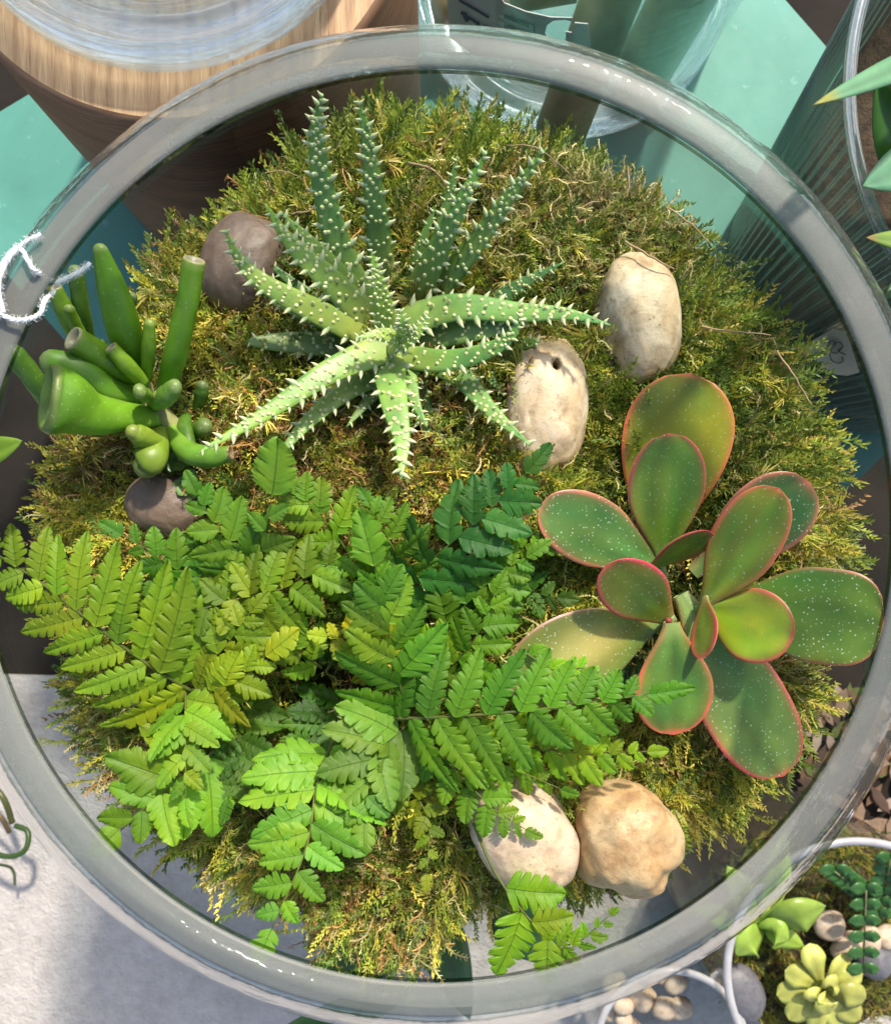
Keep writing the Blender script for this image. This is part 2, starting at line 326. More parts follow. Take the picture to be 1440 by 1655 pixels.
for q in quad:
    q2=q.lerp(qc,.07); V,Fc=tube([(q2.x,q2.y,ZF),(q2.x,q2.y,-.0125)],[.009,.009],12); mk('leg',V,Fc,M['leg'],tb)

# ------------------------------------------------------------------ glass bowl
BC=Vector((.0012,.0104)); ZR=D-.287; ZS=D-.43; RO,RI=.2185,.2095
def ro(z): return math.sqrt(max(0,RO*RO-(z-ZS)**2))
def ri(z): return math.sqrt(max(0,RI*RI-(z-ZS)**2))
bowl=tag(empty('glass_bowl',(BC.x,BC.y,0)),'large round clear glass bowl with thick polished rim holding the moss garden','bowl')
def bo(name,prof,mat,n=192,close=False):
    V,Fc=lathe(prof,n,BC.x,BC.y,close); return mk(name,V,Fc,mat,bowl,loc=None)
def fixparent(o,par):
    o.matrix_parent_inverse=Matrix.Translation(-Vector(par.location)); return o
zn=ZR-.020
th=lambda z0,z1,n:[z0+(z1-z0)*i/(n-1) for i in range(n)]
outer=[(ro(z),z) for z in th(zn,.003,40)]+[(.0,.003)]
inner=[(0,.0125)]+[(ri(z),z) for z in th(.0125,zn,40)]
fixparent(bo('bowl_wall',outer,M['wall']),bowl)
fixparent(bo('inner_wall',inner,M['wall']),bowl)
bev=.0012
neck=[(ri(z),z) for z in th(zn,ZR-.0025,8)]+[(.1537,ZR-.0012)]; necko=[(.1655,ZR-.0017),(ro(ZR-.004)+.0004,ZR-.004)]+[(ro(z),z) for z in th(ZR-.006,zn,8)]
fixparent(bo('neck',neck+necko,M['neck']),bowl)
fixparent(bo('inner_edge',[(.1534,ZR-.0034),(.1535,ZR-.0013)],M['edge']),bowl)
fixparent(bo('rim',[(.1537,ZR-.0012),(.1540,ZR-.0004),(.1550,ZR),(.1636,ZR),(.1648,ZR-.0006),(.1655,ZR-.0017)],M['rim']),bowl)

# soil body filling the lower bowl
moss_out=[(650,178),(560,190),(470,235),(420,300),(330,345),(255,395),(222,470),(205,600),(110,650),(70,710),(58,790),(70,880),(95,990),(105,1100),(110,1200),(170,1240),(210,1310),(330,1410),(460,1470),(560,1560),(650,1582),(715,1540),(750,1470),(850,1455),(950,1455),(1080,1370),(1185,1340),(1240,1260),(1310,1180),(1320,1080),(1350,980),(1383,880),(1360,760),(1335,650),(1290,560),(1200,475),(1150,400),(1050,305),(960,262),(860,222),(760,190)]
DM=.388
MO=np.array([[ (x-NX)*DM/F*.978, -(y-NY)*DM/F*.985] for x,y in moss_out])
def inside(x,y):
    c=False;n=len(MO);j=n-1
    for i in range(n):
        xi,yi=MO[i];xj,yj=MO[j]
        if (yi>y)!=(yj>y) and x<(xj-xi)*(y-yi)/(yj-yi)+xi: c=not c
        j=i
    return c
ang=np.arctan2(MO[:,1],MO[:,0]); rad=np.hypot(MO[:,0],MO[:,1]); od=np.argsort(ang); ang=ang[od]; rad=rad[od]
def edge_r(a): return float(np.interp(a,ang,rad,period=2*math.pi))*(1-.05*abs(nz(math.cos(a)*9,math.sin(a)*9,2))-.02*abs(nz(math.cos(a)*30,math.sin(a)*30,4)))
def moss_z(x,y):
    a=math.atan2(y,x); q=math.hypot(x,y)/edge_r(a); q=min(q,1.15)
    base=D-DM+.004
    h=base+.016*(1-q*q)-.030*max(0,q-.86)/.14*max(0,q-.86)/.14*.35
    h+=.0095*fbm((x*15,y*15,3.1),3)+.0055*fbm((x*45,y*45,7.7),3)
    # the fern's dark planting hollow
    fx,fy=(525-NX)*DM/F,-(1110-NY)*DM/F
    h-=.022*math.exp(-((x-fx)**2+(y-fy)**2)/(2*.016**2))
    return h
V=[];Fc=[];NA,NR=120,46
for i in range(NR):
    for j in range(NA):
        a=2*math.pi*j/NA; q=(i+.02)/(NR-1)*1.0; r=edge_r(a)*q*.985
        x,y=r*math.cos(a),r*math.sin(a); V.append((x,y,moss_z(x,y)-.006))
for i in range(NR-1):
    for j in range(NA): Fc.append((i*NA+j,i*NA+(j+1)%NA,(i+1)*NA+(j+1)%NA,(i+1)*NA+j))
k0=(NR-1)*NA; prev=k0
for z in (.225,.18,.13,.08,.04,.016):
    st=len(V)
    for j in range(NA):
        a=2*math.pi*j/NA; r=min(ri(z)-.0015,edge_r(a)*.985+ (.0 if z>.2 else .02)); V.append((BC.x*.9+r*math.cos(a),BC.y*.9+r*math.sin(a),z))
    for j in range(NA): Fc.append((prev+j,prev+(j+1)%NA,st+(j+1)%NA,st+j))
    prev=st
Fc.append(tuple(prev+j for j in range(NA)))
so_=mk('potting_soil',V,Fc,M['soil']); tag(so_,'dark brown potting soil under the moss inside the glass bowl','soil',kind='stuff')

# ------------------------------------------------------------------ moss (one mass, built as thousands of little fronds)
def px_of(x,y): return NX+x*F/DM, NY-y*F/DM
def moss_kind(px,py):
    """weights: green feather, gold, straw, rust"""
    n=nz(px,py,0,.006); n2=nz(px,py,5,.015)
    n3=nz(px,py,11,.02); g=.85+.8*max(0,-n); go=.30+.9*max(0,n); st=.30+.9*max(0,n2); ru=.24+.9*max(0,-n2)+.4*max(0,n3)
    def w(cx,cy,s): return math.exp(-((px-cx)**2+(py-cy)**2)/(2*s*s))
    st+=5.5*w(960,330,95)+1.6*w(800,330,50)+1.5*w(150,1210,60)+1.2*w(700,1500,70)
    ru+=3.0*w(130,740,65)+1.5*w(250,440,40)+2.5*w(500,740,90)+1.2*w(700,700,80)+1*w(600,1420,80)+.8*w(720,260,40)
    go+=2.5*w(100,800,90)+1.4*w(1330,880,90)+1.2*w(1050,1230,120)+1.5*w(1150,1280,80)+1.2*w(300,520,80)
    g+=2.2*w(690,230,110)+2.0*w(1000,700,110)+1.5*w(1150,450,120)+1.2*w(1200,650,120)+2*w(880,290,60)
    return np.array([g,go,st,ru])
MC=[((.15,.20,.025),(.24,.28,.035),(.08,.13,.02)),((.36,.32,.04),(.44,.35,.07),(.26,.26,.035)),((.42,.36,.15),(.34,.32,.13),(.46,.38,.19)),((.30,.16,.055),(.38,.22,.08),(.19,.11,.04))]
def feather(n=9,L=1.0,spread=.23,droop=.3):
    """unit feather-moss frond along +x: short leafy branches either side"""
    V=[];Fc=[];q=[]
    def leaf(b,dv,w,up):
        dv=np.array(dv); sd=np.cross(dv,up); sd/=np.linalg.norm(sd)+1e-9
        k=len(V); V.extend([b-sd*w*.35,b+dv*.5+sd*w+np.array(up)*w*.4,b+dv,b+dv*.5-sd*w+np.array(up)*w*.4]); Fc.append((k,k+1,k+2)); Fc.append((k,k+2,k+3)); q.extend([.0,.6,1,.6])
    bd=random.uniform(-.5,.5)
    for i in range(n):
        t=i/(n-1); x=t*L; b=np.array([x,bd*t*t+.05*math.sin(5*t),.25*math.sin(2.6*t)*L*.5-droop*t*t*.4])
        for s in (-1,1):
            l=spread*(1-.65*t)*(.7+.5*random.random()); a=R(38+random.uniform(-14,20))
            leaf(b,(l*math.cos(a),s*l*math.sin(a),random.uniform(-.08,.14)),.019+.008*random.random(),(0,0,1))
        leaf(b,(.16,random.uniform(-.05,.05),random.uniform(.0,.12)),.024,(0,.2,1))
    return np.array(V),Fc,np.array(q)
def starry(n=14):
    V=[];Fc=[];q=[]
    for i in range(n):
        a=random.uniform(0,2*math.pi); e=random.uniform(.15,1.2); l=random.uniform(.5,.9); dv=np.array([math.cos(a)*math.cos(e),math.sin(a)*math.cos(e),math.sin(e)])
        b=np.array([.0,.0,random.uniform(0,.3)]); sd=np.cross(dv,(0,0,1)); sd/=np.linalg.norm(sd)+1e-9; k=len(V); w=.022
        m=b+dv*l*.5+np.array([0,0,.05]); tip=b+dv*l+np.array([0,0,-.12])
        V.extend([b-sd*w*.6,b+sd*w*.6,m+sd*w,tip,m-sd*w]); Fc.append((k,k+1,k+2)); Fc.append((k,k+2,k+4)); Fc.append((k+4,k+2,k+3)); q.extend([0,0,.5,1,.5])
    return np.array(V),Fc,np.array(q)
def curly(n=7,seed=0):
    """wiry stem with short scale leaves"""
    V=[];Fc=[];q=[]; a0=random.uniform(0,6)
    pts=[]
    p=np.array([0.,0,0]); h=0.; pit=.5
    for i in range(n+1):
        pts.append(p.copy()); h+=random.uniform(-.55,.55); pit+=random.uniform(-.5,.35); p=p+np.array([math.cos(h)*math.cos(pit),math.sin(h)*math.cos(pit),math.sin(pit)])*(1/n)
    w=.026
    for i in range(n):
        a,b=pts[i],pts[i+1]; d=b-a; sd=np.cross(d,(0,0,1)); sd/=np.linalg.norm(sd)+1e-9; k=len(V); ww=w*(1-.5*i/n)
        V.extend([a-sd*ww,a+sd*ww,b+sd*ww*.9,b-sd*ww*.9]); Fc.append((k,k+1,k+2)); Fc.append((k,k+2,k+3)); q.extend([i/n]*4)
        for s in (-1,1):
            k=len(V); l=.11*(1.2-.6*i/n); dv=d/np.linalg.norm(d)*l*.7+sd*s*l; m=(a+b)/2; V.extend([m,m+dv*.5+np.array([0,0,.03]),m+dv,m+dv*.45-d*.15]); Fc.append((k,k+1,k+2)); Fc.append((k,k+2,k+3)); q.extend([.3,.7,1,.7])
    return np.array(V),Fc,np.array(q)
protos=[[feather(12,1,.17+.03*i,.3) for i in range(8)],[feather(11,1,.2,.25) for i in range(6)]+[starry(16)],[curly(9) for i in range(8)],[curly(8) for i in range(6)]+[feather(9,1,.16,.3)]]
AV=[];AF=[];AC=[];cnt=0
def place_moss(x,y,z,kind,scale,yaw,pitch,roll,bright=1.0):
    global cnt
    Vp,Fp,q=random.choice(protos[kind]); Rm=(Matrix.Rotation(yaw,3,'Z')@Matrix.Rotation(-pitch,3,'Y')@Matrix.Rotation(roll,3,'X'))
    V=Vp@np.array(Rm).T*scale+np.array([x,y,z]); AV.append(V); AF.append(np.array(Fp)+cnt)
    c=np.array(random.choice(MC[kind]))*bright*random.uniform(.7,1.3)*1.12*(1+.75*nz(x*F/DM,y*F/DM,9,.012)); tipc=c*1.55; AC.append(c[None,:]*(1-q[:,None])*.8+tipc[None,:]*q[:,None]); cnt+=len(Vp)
NM=0; tries=0
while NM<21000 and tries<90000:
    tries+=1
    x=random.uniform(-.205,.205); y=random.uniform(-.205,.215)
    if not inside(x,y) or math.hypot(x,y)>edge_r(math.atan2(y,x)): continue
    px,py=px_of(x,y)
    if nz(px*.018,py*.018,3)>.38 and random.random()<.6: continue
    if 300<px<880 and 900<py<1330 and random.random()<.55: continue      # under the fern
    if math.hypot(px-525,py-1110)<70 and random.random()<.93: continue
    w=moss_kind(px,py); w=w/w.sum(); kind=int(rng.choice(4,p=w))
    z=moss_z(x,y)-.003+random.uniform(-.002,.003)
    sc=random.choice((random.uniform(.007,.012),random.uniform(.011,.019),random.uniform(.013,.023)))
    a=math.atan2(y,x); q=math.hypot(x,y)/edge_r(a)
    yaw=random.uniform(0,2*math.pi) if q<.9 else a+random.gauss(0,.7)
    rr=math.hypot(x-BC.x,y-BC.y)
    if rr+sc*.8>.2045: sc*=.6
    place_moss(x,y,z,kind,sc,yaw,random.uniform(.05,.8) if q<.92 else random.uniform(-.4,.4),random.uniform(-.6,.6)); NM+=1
# ragged fringe that hangs over the edge
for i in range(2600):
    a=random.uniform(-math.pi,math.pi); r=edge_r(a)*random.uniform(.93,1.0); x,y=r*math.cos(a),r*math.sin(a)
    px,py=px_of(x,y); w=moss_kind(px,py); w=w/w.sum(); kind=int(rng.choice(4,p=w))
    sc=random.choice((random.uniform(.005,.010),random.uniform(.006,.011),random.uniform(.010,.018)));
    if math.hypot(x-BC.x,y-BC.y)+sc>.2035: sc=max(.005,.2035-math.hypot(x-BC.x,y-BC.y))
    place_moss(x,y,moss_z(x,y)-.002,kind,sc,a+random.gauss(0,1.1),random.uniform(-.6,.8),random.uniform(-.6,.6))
V=np.concatenate(AV).astype(np.float32); Fa=np.concatenate(AF).astype(np.int32); C=np.ones((len(V),4),np.float32); C[:,:3]=np.concatenate(AC)
me=bpy.data.meshes.new('moss'); me.vertices.add(len(V)); me.vertices.foreach_set('co',V.ravel()); me.loops.add(Fa.size); me.loops.foreach_set('vertex_index',Fa.ravel())
me.polygons.add(len(Fa)); me.polygons.foreach_set('loop_start',np.arange(0,Fa.size,3,dtype=np.int32)); me.update(calc_edges=True)
ca=me.color_attributes.new('Col','FLOAT_COLOR','POINT'); ca.data.foreach_set('color',C.ravel()); me.materials.append(M['moss'])
tag(link(bpy.data.objects.new('moss',me)),'bed of mixed green and golden feathery moss covering the bowl','moss',kind='stuff')
print('moss tris',len(Fa))

# ------------------------------------------------------------------ stones
def stone(name,cx,cy,a,b,rot,d,mat,label,cat='stone',group=None,seed=0,hgt=.6,ang_=0.0,dent=None,parent=None,nu=44,nv=26,amp=.07):
    nu,nv=(nu*2,nv*2) if nu>30 else (nu,nv); c=P(cx,cy,d); s=PXM(d); a*=s;b*=s; h=min(a,b)*hgt*1.25
    V=[];Fc=[]; ca_,sa_=math.cos(rot),math.sin(rot)
    for i in range(nv+1):
        ph=math.pi*i/nv
        for j in range(nu):
            t=2*math.pi*j/nu; dx,dy,dz=math.sin(ph)*math.cos(t),math.sin(ph)*math.sin(t),math.cos(ph)
            k=1+amp*1.6*nz(dx*1.1+seed*3.3,dy*1.1,dz*1.1+seed)+amp*.5*nz(dx*3+seed,dy*3,dz*3)+amp*.2*nz(dx*8+seed,dy*8,dz*8)
            e=2/2.35
            sx=math.copysign(abs(dx)**e,dx); sy=math.copysign(abs(dy)**e,dy)
            k2=1+ang_*(abs(math.sin(2.5*t+seed))-.5)*math.sin(ph)
            x,y,z=sx*a*k*k2,sy*b*k*k2,dz*h*k
            if dent:
                for (ux,uy,ur,ud) in dent:
                    r2=((dx-ux)**2+(dy-uy)**2)/(ur*ur)
                    if dz>0: z-=ud*h*math.exp(-r2)
            V.append((c.x+x*ca_-y*sa_,c.y+x*sa_+y*ca_,c.z-h*.55+z))
    for i in range(nv):
        for j in range(nu): Fc.append((i*nu+j,(i+1)*nu+j,(i+1)*nu+(j+1)%nu,i*nu+(j+1)%nu))
    o=mk(name,V,Fc,mat,parent,loc=(c.x,c.y,c.z-h*.55) if parent is None else None)
    if parent is None: tag(o,label,cat,group)
    return o
G='smooth stones set in the moss'
s1=stone('stone',1040,508,67,104,R(10),.362,M['cream'],'pale cream oblong stone with a chipped corner, at the upper right of the moss','stone',G,1,.75,.0,[(-.9,-.55,.45,.5)])
s2=stone('stone',883,655,69,116,R(-3),.360,M['cream'],'cream oblong stone with a small dark hole near its top, touching the aloe','stone',G,2.4,.75,.02,[(.12,.50,.05,1.2),(.3,-.1,.12,.10),(-.35,-.15,.05,.1)])
s3=stone('stone',850,1362,80,100,R(32),.352,M['pale'],'pale oval stone lying under the fern tips, left of the knobbly round one','stone',G,3.7,.7)
s4=stone('stone',1022,1372,84,94,R(10),.350,M['tan'],'knobbly ochre round stone with a dented face, lowest right in the moss','stone',G,5.1,.85,.10,[(.35,-.05,.30,.20),(.5,-.55,.25,.25)],amp=.10)
s5=stone('stone',388,418,70,88,R(-8),.368,M['brown'],'large brown pebble behind the left leaves of the aloe','stone',G,6.2,.7,.05)
s6=stone('stone',262,815,68,52,R(-12),.368,M['brown'],'brown pebble between the finger succulent and the fern','stone',G,7.9,.7,.05)
s7=stone('stone',232,1212,24,22,0,.385,M['grey'],'small grey pebble mostly hidden below the left fern frond','stone',G,8.3,.6)
hp=P(902,590,.3445)

# ------------------------------------------------------------------ aloe
al=empty('aloe',P(630,545,.385)); tag(al,'spiny green aloe with pale bumps and toothed long leaves, top centre of the bowl','succulent')
AI=Matrix.Translation(-Vector(al.location))
def aloe_leaf(pts,w,tipw=.12,c0=(.13,.26,.09),c1=(.10,.24,.06),blunt=False,sp=25,up=(0,0,1)):
    """pts: (px,py,depth) base to tip"""
    c=cr([P(*p) for p in pts],28); dm=np.mean([p[2] for p in pts]); W0=w*.97*PXM(dm)/2
    n=len(c); t=np.linspace(0,1,n)
    prof=(1-t**1.12)**.86*.98+.02 if not blunt else np.sqrt(np.clip(1-((t-.1)/.9).clip(0)**4,0,1))*(1-.35*t)
    prof=np.maximum(prof,.03); 
    prof*=np.where(t<.1,.8+2*t,1)
    T,Sd,U=frames(c,up); A=Acc(); V=[];K=14; cols=[]
    c0=np.array(c0);c1=np.array(c1)
    for i in range(n):
        ww=W0*prof[i]
        for k in range(K):
            a=2*math.pi*k/K; x=math.cos(a); y=math.sin(a)
            hh=.30 if y>0 else .55
            yy=y*hh*ww+ (.10*ww*abs(x)**2)
            V.append(c[i]+Sd[i]*x*ww+U[i]*yy)
            m=(c0*(1-t[i])+c1*t[i])*np.array([.86,.84,.55])*(1+.35*nz(c[i][0]*90,c[i][1]*90,k*.4))+np.array([.055,.07,.008]); 
            if i<7: q_=1-i/7; m=m*(1-.6*q_)+np.array([.34,.42,.10])*.6*q_
            cols.append(m)
    Fc=[(i*K+k,i*K+(k+1)%K,(i+1)*K+(k+1)%K,(i+1)*K+k) for i in range(n-1) for k in range(K)]
    Fc.append(tuple((n-1)*K+k for k in range(K)))
    o=mk('leaf',V,Fc,M['aloe'],al,col=cols); o.matrix_parent_inverse=AI
    # bumps and teeth
    A=Acc(); L=np.sum(np.linalg.norm(np.diff(c,axis=0),axis=1)); step=sp*PXM(dm)
    def at(tt):
        f=tt*(n-1); i=min(int(f),n-2); r=f-i; return c[i]*(1-r)+c[i+1]*r,T[i],Sd[i],U[i],W0*(prof[i]*(1-r)+prof[i+1]*r)
    def cone(b,dv,l,r,col0,col1,K2=6,bend=None):
        dv=dv/np.linalg.norm(dv); sd=np.cross(dv,(0.3,.2,1)); sd/=np.linalg.norm(sd); up2=np.cross(sd,dv); V=[];cc=[]
        for lev,(q,rr) in enumerate(((-.25,1.0),(.30,.72),(.65,.38),(1,.04))):
            o_=b+dv*l*q+(bend*l*q*q*.5 if bend is not None else 0)
            for k in range(K2):
                a=2*math.pi*k/K2; V.append(o_+(sd*math.cos(a)+up2*math.sin(a))*r*rr); cc.append(np.array(col0)*(1-max(q,0))+np.array(col1)*max(q,0))
        Fc=[(i*K2+k,i*K2+(k+1)%K2,(i+1)*K2+(k+1)%K2,(i+1)*K2+k) for i in range(3) for k in range(K2)]; Fc.append((3*K2,3*K2+1,3*K2+2,3*K2+3,3*K2+4,3*K2+5)[:K2]); A.add(V,Fc,cc)
    pale=(.46,.50,.17); tip=(.66,.62,.38); k=.00082*w/48
    tt=.06
    side=0
    while tt<.97:
        b,Tn,s_,u_,ww=at(tt); 
        for sg in (-1,1):
            b2,Tn,s_,u_,ww=at(min(.98,tt+(0 if sg>0 else .45)*step/L+random.uniform(-.15,.15)*step/L))
            sz=(.55+.45*(1-tt))*random.uniform(.6,1.25)
            cone(b2+s_*sg*ww*.90+u_*.02*ww,s_*sg+Tn*.35+u_*random.uniform(.1,.5),3.4*k*sz+.0006,1.7*k*sz+.0002,(.22,.33,.12),tip,6,Tn*.5)
        tt+=step/L*random.uniform(.9,1.1)
    rows=(-.68,-.36,.0,.34,.68)
    for ri_,s0 in enumerate(rows):
        tt=.10+random.uniform(0,step/L)
        while tt<.90:
            b,Tn,s_,u_,ww=at(tt)
            if ww>.0018:
                x=s0+random.uniform(-.12,.12); h=.30*math.sqrt(max(0,1-x*x))*ww+.10*ww*x*x
                sz=random.uniform(.75,1.2)*(.75+.25*min(1,ww/W0))
                cone(b+s_*x*ww+u_*h,u_+s_*x*.6+Tn*.4,(.75+(1.3 if random.random()<.22 else 0))*k*sz+.0001,1.05*k*sz+.0001,pale,(.60,.60,.34),6,Tn*.4)
            tt+=step/L*random.uniform(.8,1.35)
    # a few on the underside edge
    if A.n: 
        s=A.build('teeth',M['spine'],o); s['kind']='stuff'
    return o
B=.372
lf=[
 ([(600,560,.376),(500,555,.370),(398,552,.362)],50,dict(blunt=True,c0=(.07,.15,.055),c1=(.10,.20,.09))),
 ([(560,520,.376),(490,470,.372),(418,412,.366)],36,dict(c0=(.05,.14,.06),c1=(.06,.2,.09))),
 ([(690,470,.378),(722,340,.366),(738,252,.356)],40,dict(c0=(.05,.13,.05),c1=(.06,.17,.06))),
 ([(700,545,.376),(790,560,.368),(872,552,.356)],44,dict(blunt=True,c0=(.06,.14,.06),c1=(.13,.22,.06))),
 ([(690,520,.378),(800,485,.366),(850,455,.360),(910,424,.354)],44,dict(c0=(.06,.15,.07),c1=(.06,.20,.09),blunt=False)),
 ([(660,570,.376),(682,660,.368),(706,706,.366),(742,720,.364)],46,dict(c0=(.09,.19,.07),c1=(.13,.28,.08))),
 ([(640,590,.374),(560,630,.362),(490,690,.355),(438,755,.350)],50,dict(c0=(.14,.25,.09),c1=(.20,.36,.10))),
 ([(670,570,.374),(740,605,.362),(795,665,.352),(858,720,.344)],56,dict(c0=(.10,.21,.09),c1=(.12,.30,.09))),
 ([(620,480,.376),(612,380,.355),(602,290,.338),(592,215,.326),(578,160,.318)],52,dict(c0=(.08,.16,.045),c1=(.12,.26,.04))),
 ([(600,520,.374),(548,400,.350),(520,290,.330),(511,205,.316),(522,150,.308)],58,dict(c0=(.10,.20,.06),c1=(.12,.28,.04))),
 ([(680,500,.372),(760,405,.350),(825,315,.332),(885,237,.320)],52,dict(c0=(.08,.17,.05),c1=(.16,.30,.04))),
 ([(665,495,.370),(705,410,.350),(748,322,.334),(787,242,.326)],56,dict(c0=(.09,.19,.05),c1=(.09,.24,.04))),
 ([(600,500,.372),(545,440,.352),(495,385,.340),(452,342,.334)],46,dict(c0=(.12,.21,.06),c1=(.14,.28,.05))),
 ([(605,525,.368),(530,450,.348),(472,395,.337),(428,328,.328)],58,dict(c0=(.13,.23,.07),c1=(.16,.32,.05))),
 ([(600,545,.368),(505,500,.350),(430,460,.340),(388,420,.335),(363,370,.330)],52,dict(c0=(.16,.23,.05),c1=(.18,.30,.06))),
 ([(670,545,.366),(760,535,.354),(830,520,.350),(862,505,.348)],52,dict(c0=(.10,.22,.10),c1=(.10,.24,.09))),
 ([(640,525,.362),(735,497,.350),(835,505,.345),(915,507,.340),(987,525,.334)],58,dict(c0=(.16,.30,.09),c1=(.12,.34,.11))),
 ([(645,575,.364),(720,583,.350),(790,566,.343),(828,540,.338),(842,508,.334)],46,dict(c0=(.12,.26,.09),c1=(.11,.32,.07))),
 ([(625,570,.362),(637,650,.346),(650,715,.338),(648,775,.332)],62,dict(c0=(.17,.31,.10),c1=(.15,.38,.08))),
 ([(640,555,.360),(535,600,.346),(430,668,.338),(315,735,.330)],58,dict(c0=(.22,.34,.10),c1=(.15,.34,.06))),
 ([(628,530,.352),(612,460,.338),(600,402,.330)],42,dict(c0=(.22,.36,.06),c1=(.17,.34,.05),sp=13)),
 ([(668,560,.350),(620,540,.340),(575,546,.336)],36,dict(c0=(.24,.38,.09),c1=(.20,.36,.08),sp=12)),
 ([(648,560,.352),(652,528,.336),(645,498,.332)],30,dict(c0=(.28,.42,.08),c1=(.2,.36,.05),sp=12)),
 ([(630,560,.354),(668,545,.338),(690,510,.334)],34,dict(c0=(.27,.40,.10),c1=(.2,.36,.07),sp=12))]
lf[6:6]=[([(650,575,.376),(600,640,.368),(560,690,.364)],38,dict(c0=(.08,.17,.06),c1=(.12,.25,.07))),
 ([(690,560,.376),(770,590,.366),(815,640,.362)],40,dict(c0=(.08,.17,.07),c1=(.10,.24,.09))),
 ([(590,520,.374),(520,520,.364),(440,490,.358)],40,dict(c0=(.09,.18,.06),c1=(.12,.24,.06))),
 ([(660,480,.374),(680,400,.360),(705,330,.352)],34,dict(c0=(.07,.16,.05),c1=(.08,.2,.05))),
 ([(655,560,.366),(668,640,.354),(690,690,.348)],34,dict(c0=(.14,.26,.09),c1=(.15,.32,.08)))]
for pts,w,kw in lf: aloe_leaf(pts,w,**kw)

# ------------------------------------------------------------------ crassula
cr_=empty('crassula',P(1090,1000,.385)); tag(cr_,'jade plant with thick oval red-edged green leaves at the right of the bowl','succulent'); CI=Matrix.Translation(-Vector(cr_.location))
def obov(base,tip,w,roll=0,bend=.0,g=(.08,.15,.02),e=(.45,.06,.04),ew=.14,dots=.5,cup=.12,thick=.085,wide=.62,trunc=0,warm=0):
    b=P(*base);t=P(*tip); ax=(t-b); L=ax.length; ax/=L; dm=(base[2]+tip[2])/2; Wd=w*PXM(dm)/2
    up=Vector((0,0,1)); sd=ax.cross(up).normalized(); up=sd.cross(ax).normalized()
    q=Matrix.Rotation(roll,3,ax); sd=q@sd; up=q@up
    nu,nv=30,16; V=[];C=[];U=[];Fc=[]
    g=np.array(g);e=np.array(e)
    ws=[]
    for i in range(nu+1):
        u=i/nu
        # width profile: narrow neck, widest at "wide", rounded end
        if u<wide: wv=.20+.80*(math.sin(math.pi/2*(u/wide))**1.5)
        else:
            x=(u-wide)/(1-wide); wv=max(0.0,1-x**(2.2+trunc))**.52
        ws.append(max(wv,.015))
    for side in (1,-1):
        for i in range(nu+1):
            u=i/nu
            for j in range(nv+1):
                v=-1+2*j/nv; vv=math.sin(v*math.pi/2)
                wv=ws[i]*Wd
                edge=math.sqrt(max(0,1-vv*vv)); tk=thick*w*PXM(dm)*(edge**.7)*min(1,(1-u)*6+.0)**.6*(1+.8*(1-u))
                zb=-bend*L*(u**2)+bend*L*.3*u + cup*Wd*(vv*vv-.5)*ws[i]
                p=b+ax*(L*u)+sd*(vv*wv)+up*(zb+side*tk*.5+.01*Wd*nz(u*4+base[0],vv*3,base[1]))
                V.append(p)
                em=max(abs(vv)**1.0,0); dist=min((1-abs(vv))*ws[i], (1-u)*L/Wd*.85) # distance to margin in half-widths
                k=max(0,min(1,1.2*(1-dist/(ew*1.3)))); k=k*k*(3-2*k)
                k*=min(1,.25+u*1.3)*(.78+.5*nz(u*3,vv*2,tip[0]*.07))
                bl=max(0,1-dist/(ew*3.6))**1.5*.30*min(1,u*1.6)
                base_c=(g*(1-bl)+e*bl)*np.array([.82,.90,.62])*(1.2-.3*u)*(1+.55*nz(u*3+tip[0]*.1,vv*2,base[1]*.1))*np.array([1+.35*nz(u*2.5,vv*2+5,tip[1]*.1),1,1])
                if warm: 
                    wz=math.exp(-((vv-.1)**2/.25+(u-.55)**2/.06))*warm; base_c=base_c*(1-wz)+np.array([.42,.34,.10])*wz  # warm: a yellowish highlight painted into the leaf colour
                if u<.18: base_c=base_c*(u/.18)+np.array([.20,.28,.08])*(1-u/.18)
                C.append(base_c*(1-k)+e*k); U.append((min(.75,dots)*(1 if side>0 else .3),0))
    n1=(nu+1)*(nv+1)
    for s in (0,1):
        for i in range(nu):
            for j in range(nv):
                a=s*n1+i*(nv+1)+j; f=(a,a+1,a+nv+2,a+nv+1); Fc.append(f if s==0 else f[::-1])
    for i in range(nu):
        for j in (0,nv):
            a=i*(nv+1)+j; f=(a,a+nv+1,n1+a+nv+1,n1+a); Fc.append(f)
    for j in range(nv):
        a=nu*(nv+1)+j; Fc.append((a,a+1,n1+a+1,n1+a))
    o=mk('leaf',V,Fc,M['crass'],cr_,col=C,uv=U); o.matrix_parent_inverse=CI; return o
RE=(.46,.05,.06); PK=(.52,.14,.10); DK=(.20,.03,.04)
obov((1000,985,.374),(922,950,.370),75,0,.0,(.035,.10,.035),(.06,.12,.05),.1,.4)
obov((1065,1000,.374),(985,1110,.370),95,0,.0,(.03,.085,.045),(.05,.09,.05),.1,1)
obov((1050,905,.372),(1118,603,.350),172,R(-8),.05,(.24,.23,.014),(.62,.13,.05),.075,.35,wide=.68)
obov((1120,925,.370),(1312,782,.348),132,R(10),.04,(.055,.13,.05),PK,.11,1,wide=.66)
obov((1165,975,.370),(1430,1008,.340),154,R(4),.05,(.10,.17,.03),(.30,.10,.05),.05,1,wide=.60,trunc=2.0)
obov((1100,960,.362),(1270,1258,.356),140,R(6),.05,(.13,.20,.06),RE,.09,.6,wide=.60,trunc=.6)
obov((1075,990,.366),(825,1112,.345),150,R(-12),.06,(.13,.17,.04),(.22,.09,.05),.07,.8,wide=.64,warm=1.0)
obov((1070,915,.364),(876,818,.338),112,R(-6),.05,(.08,.16,.045),PK,.12,1,wide=.62)
obov((1070,905,.362),(1082,702,.334),126,R(0),.04,(.085,.15,.022),(.33,.05,.05),.085,.25,wide=.60)
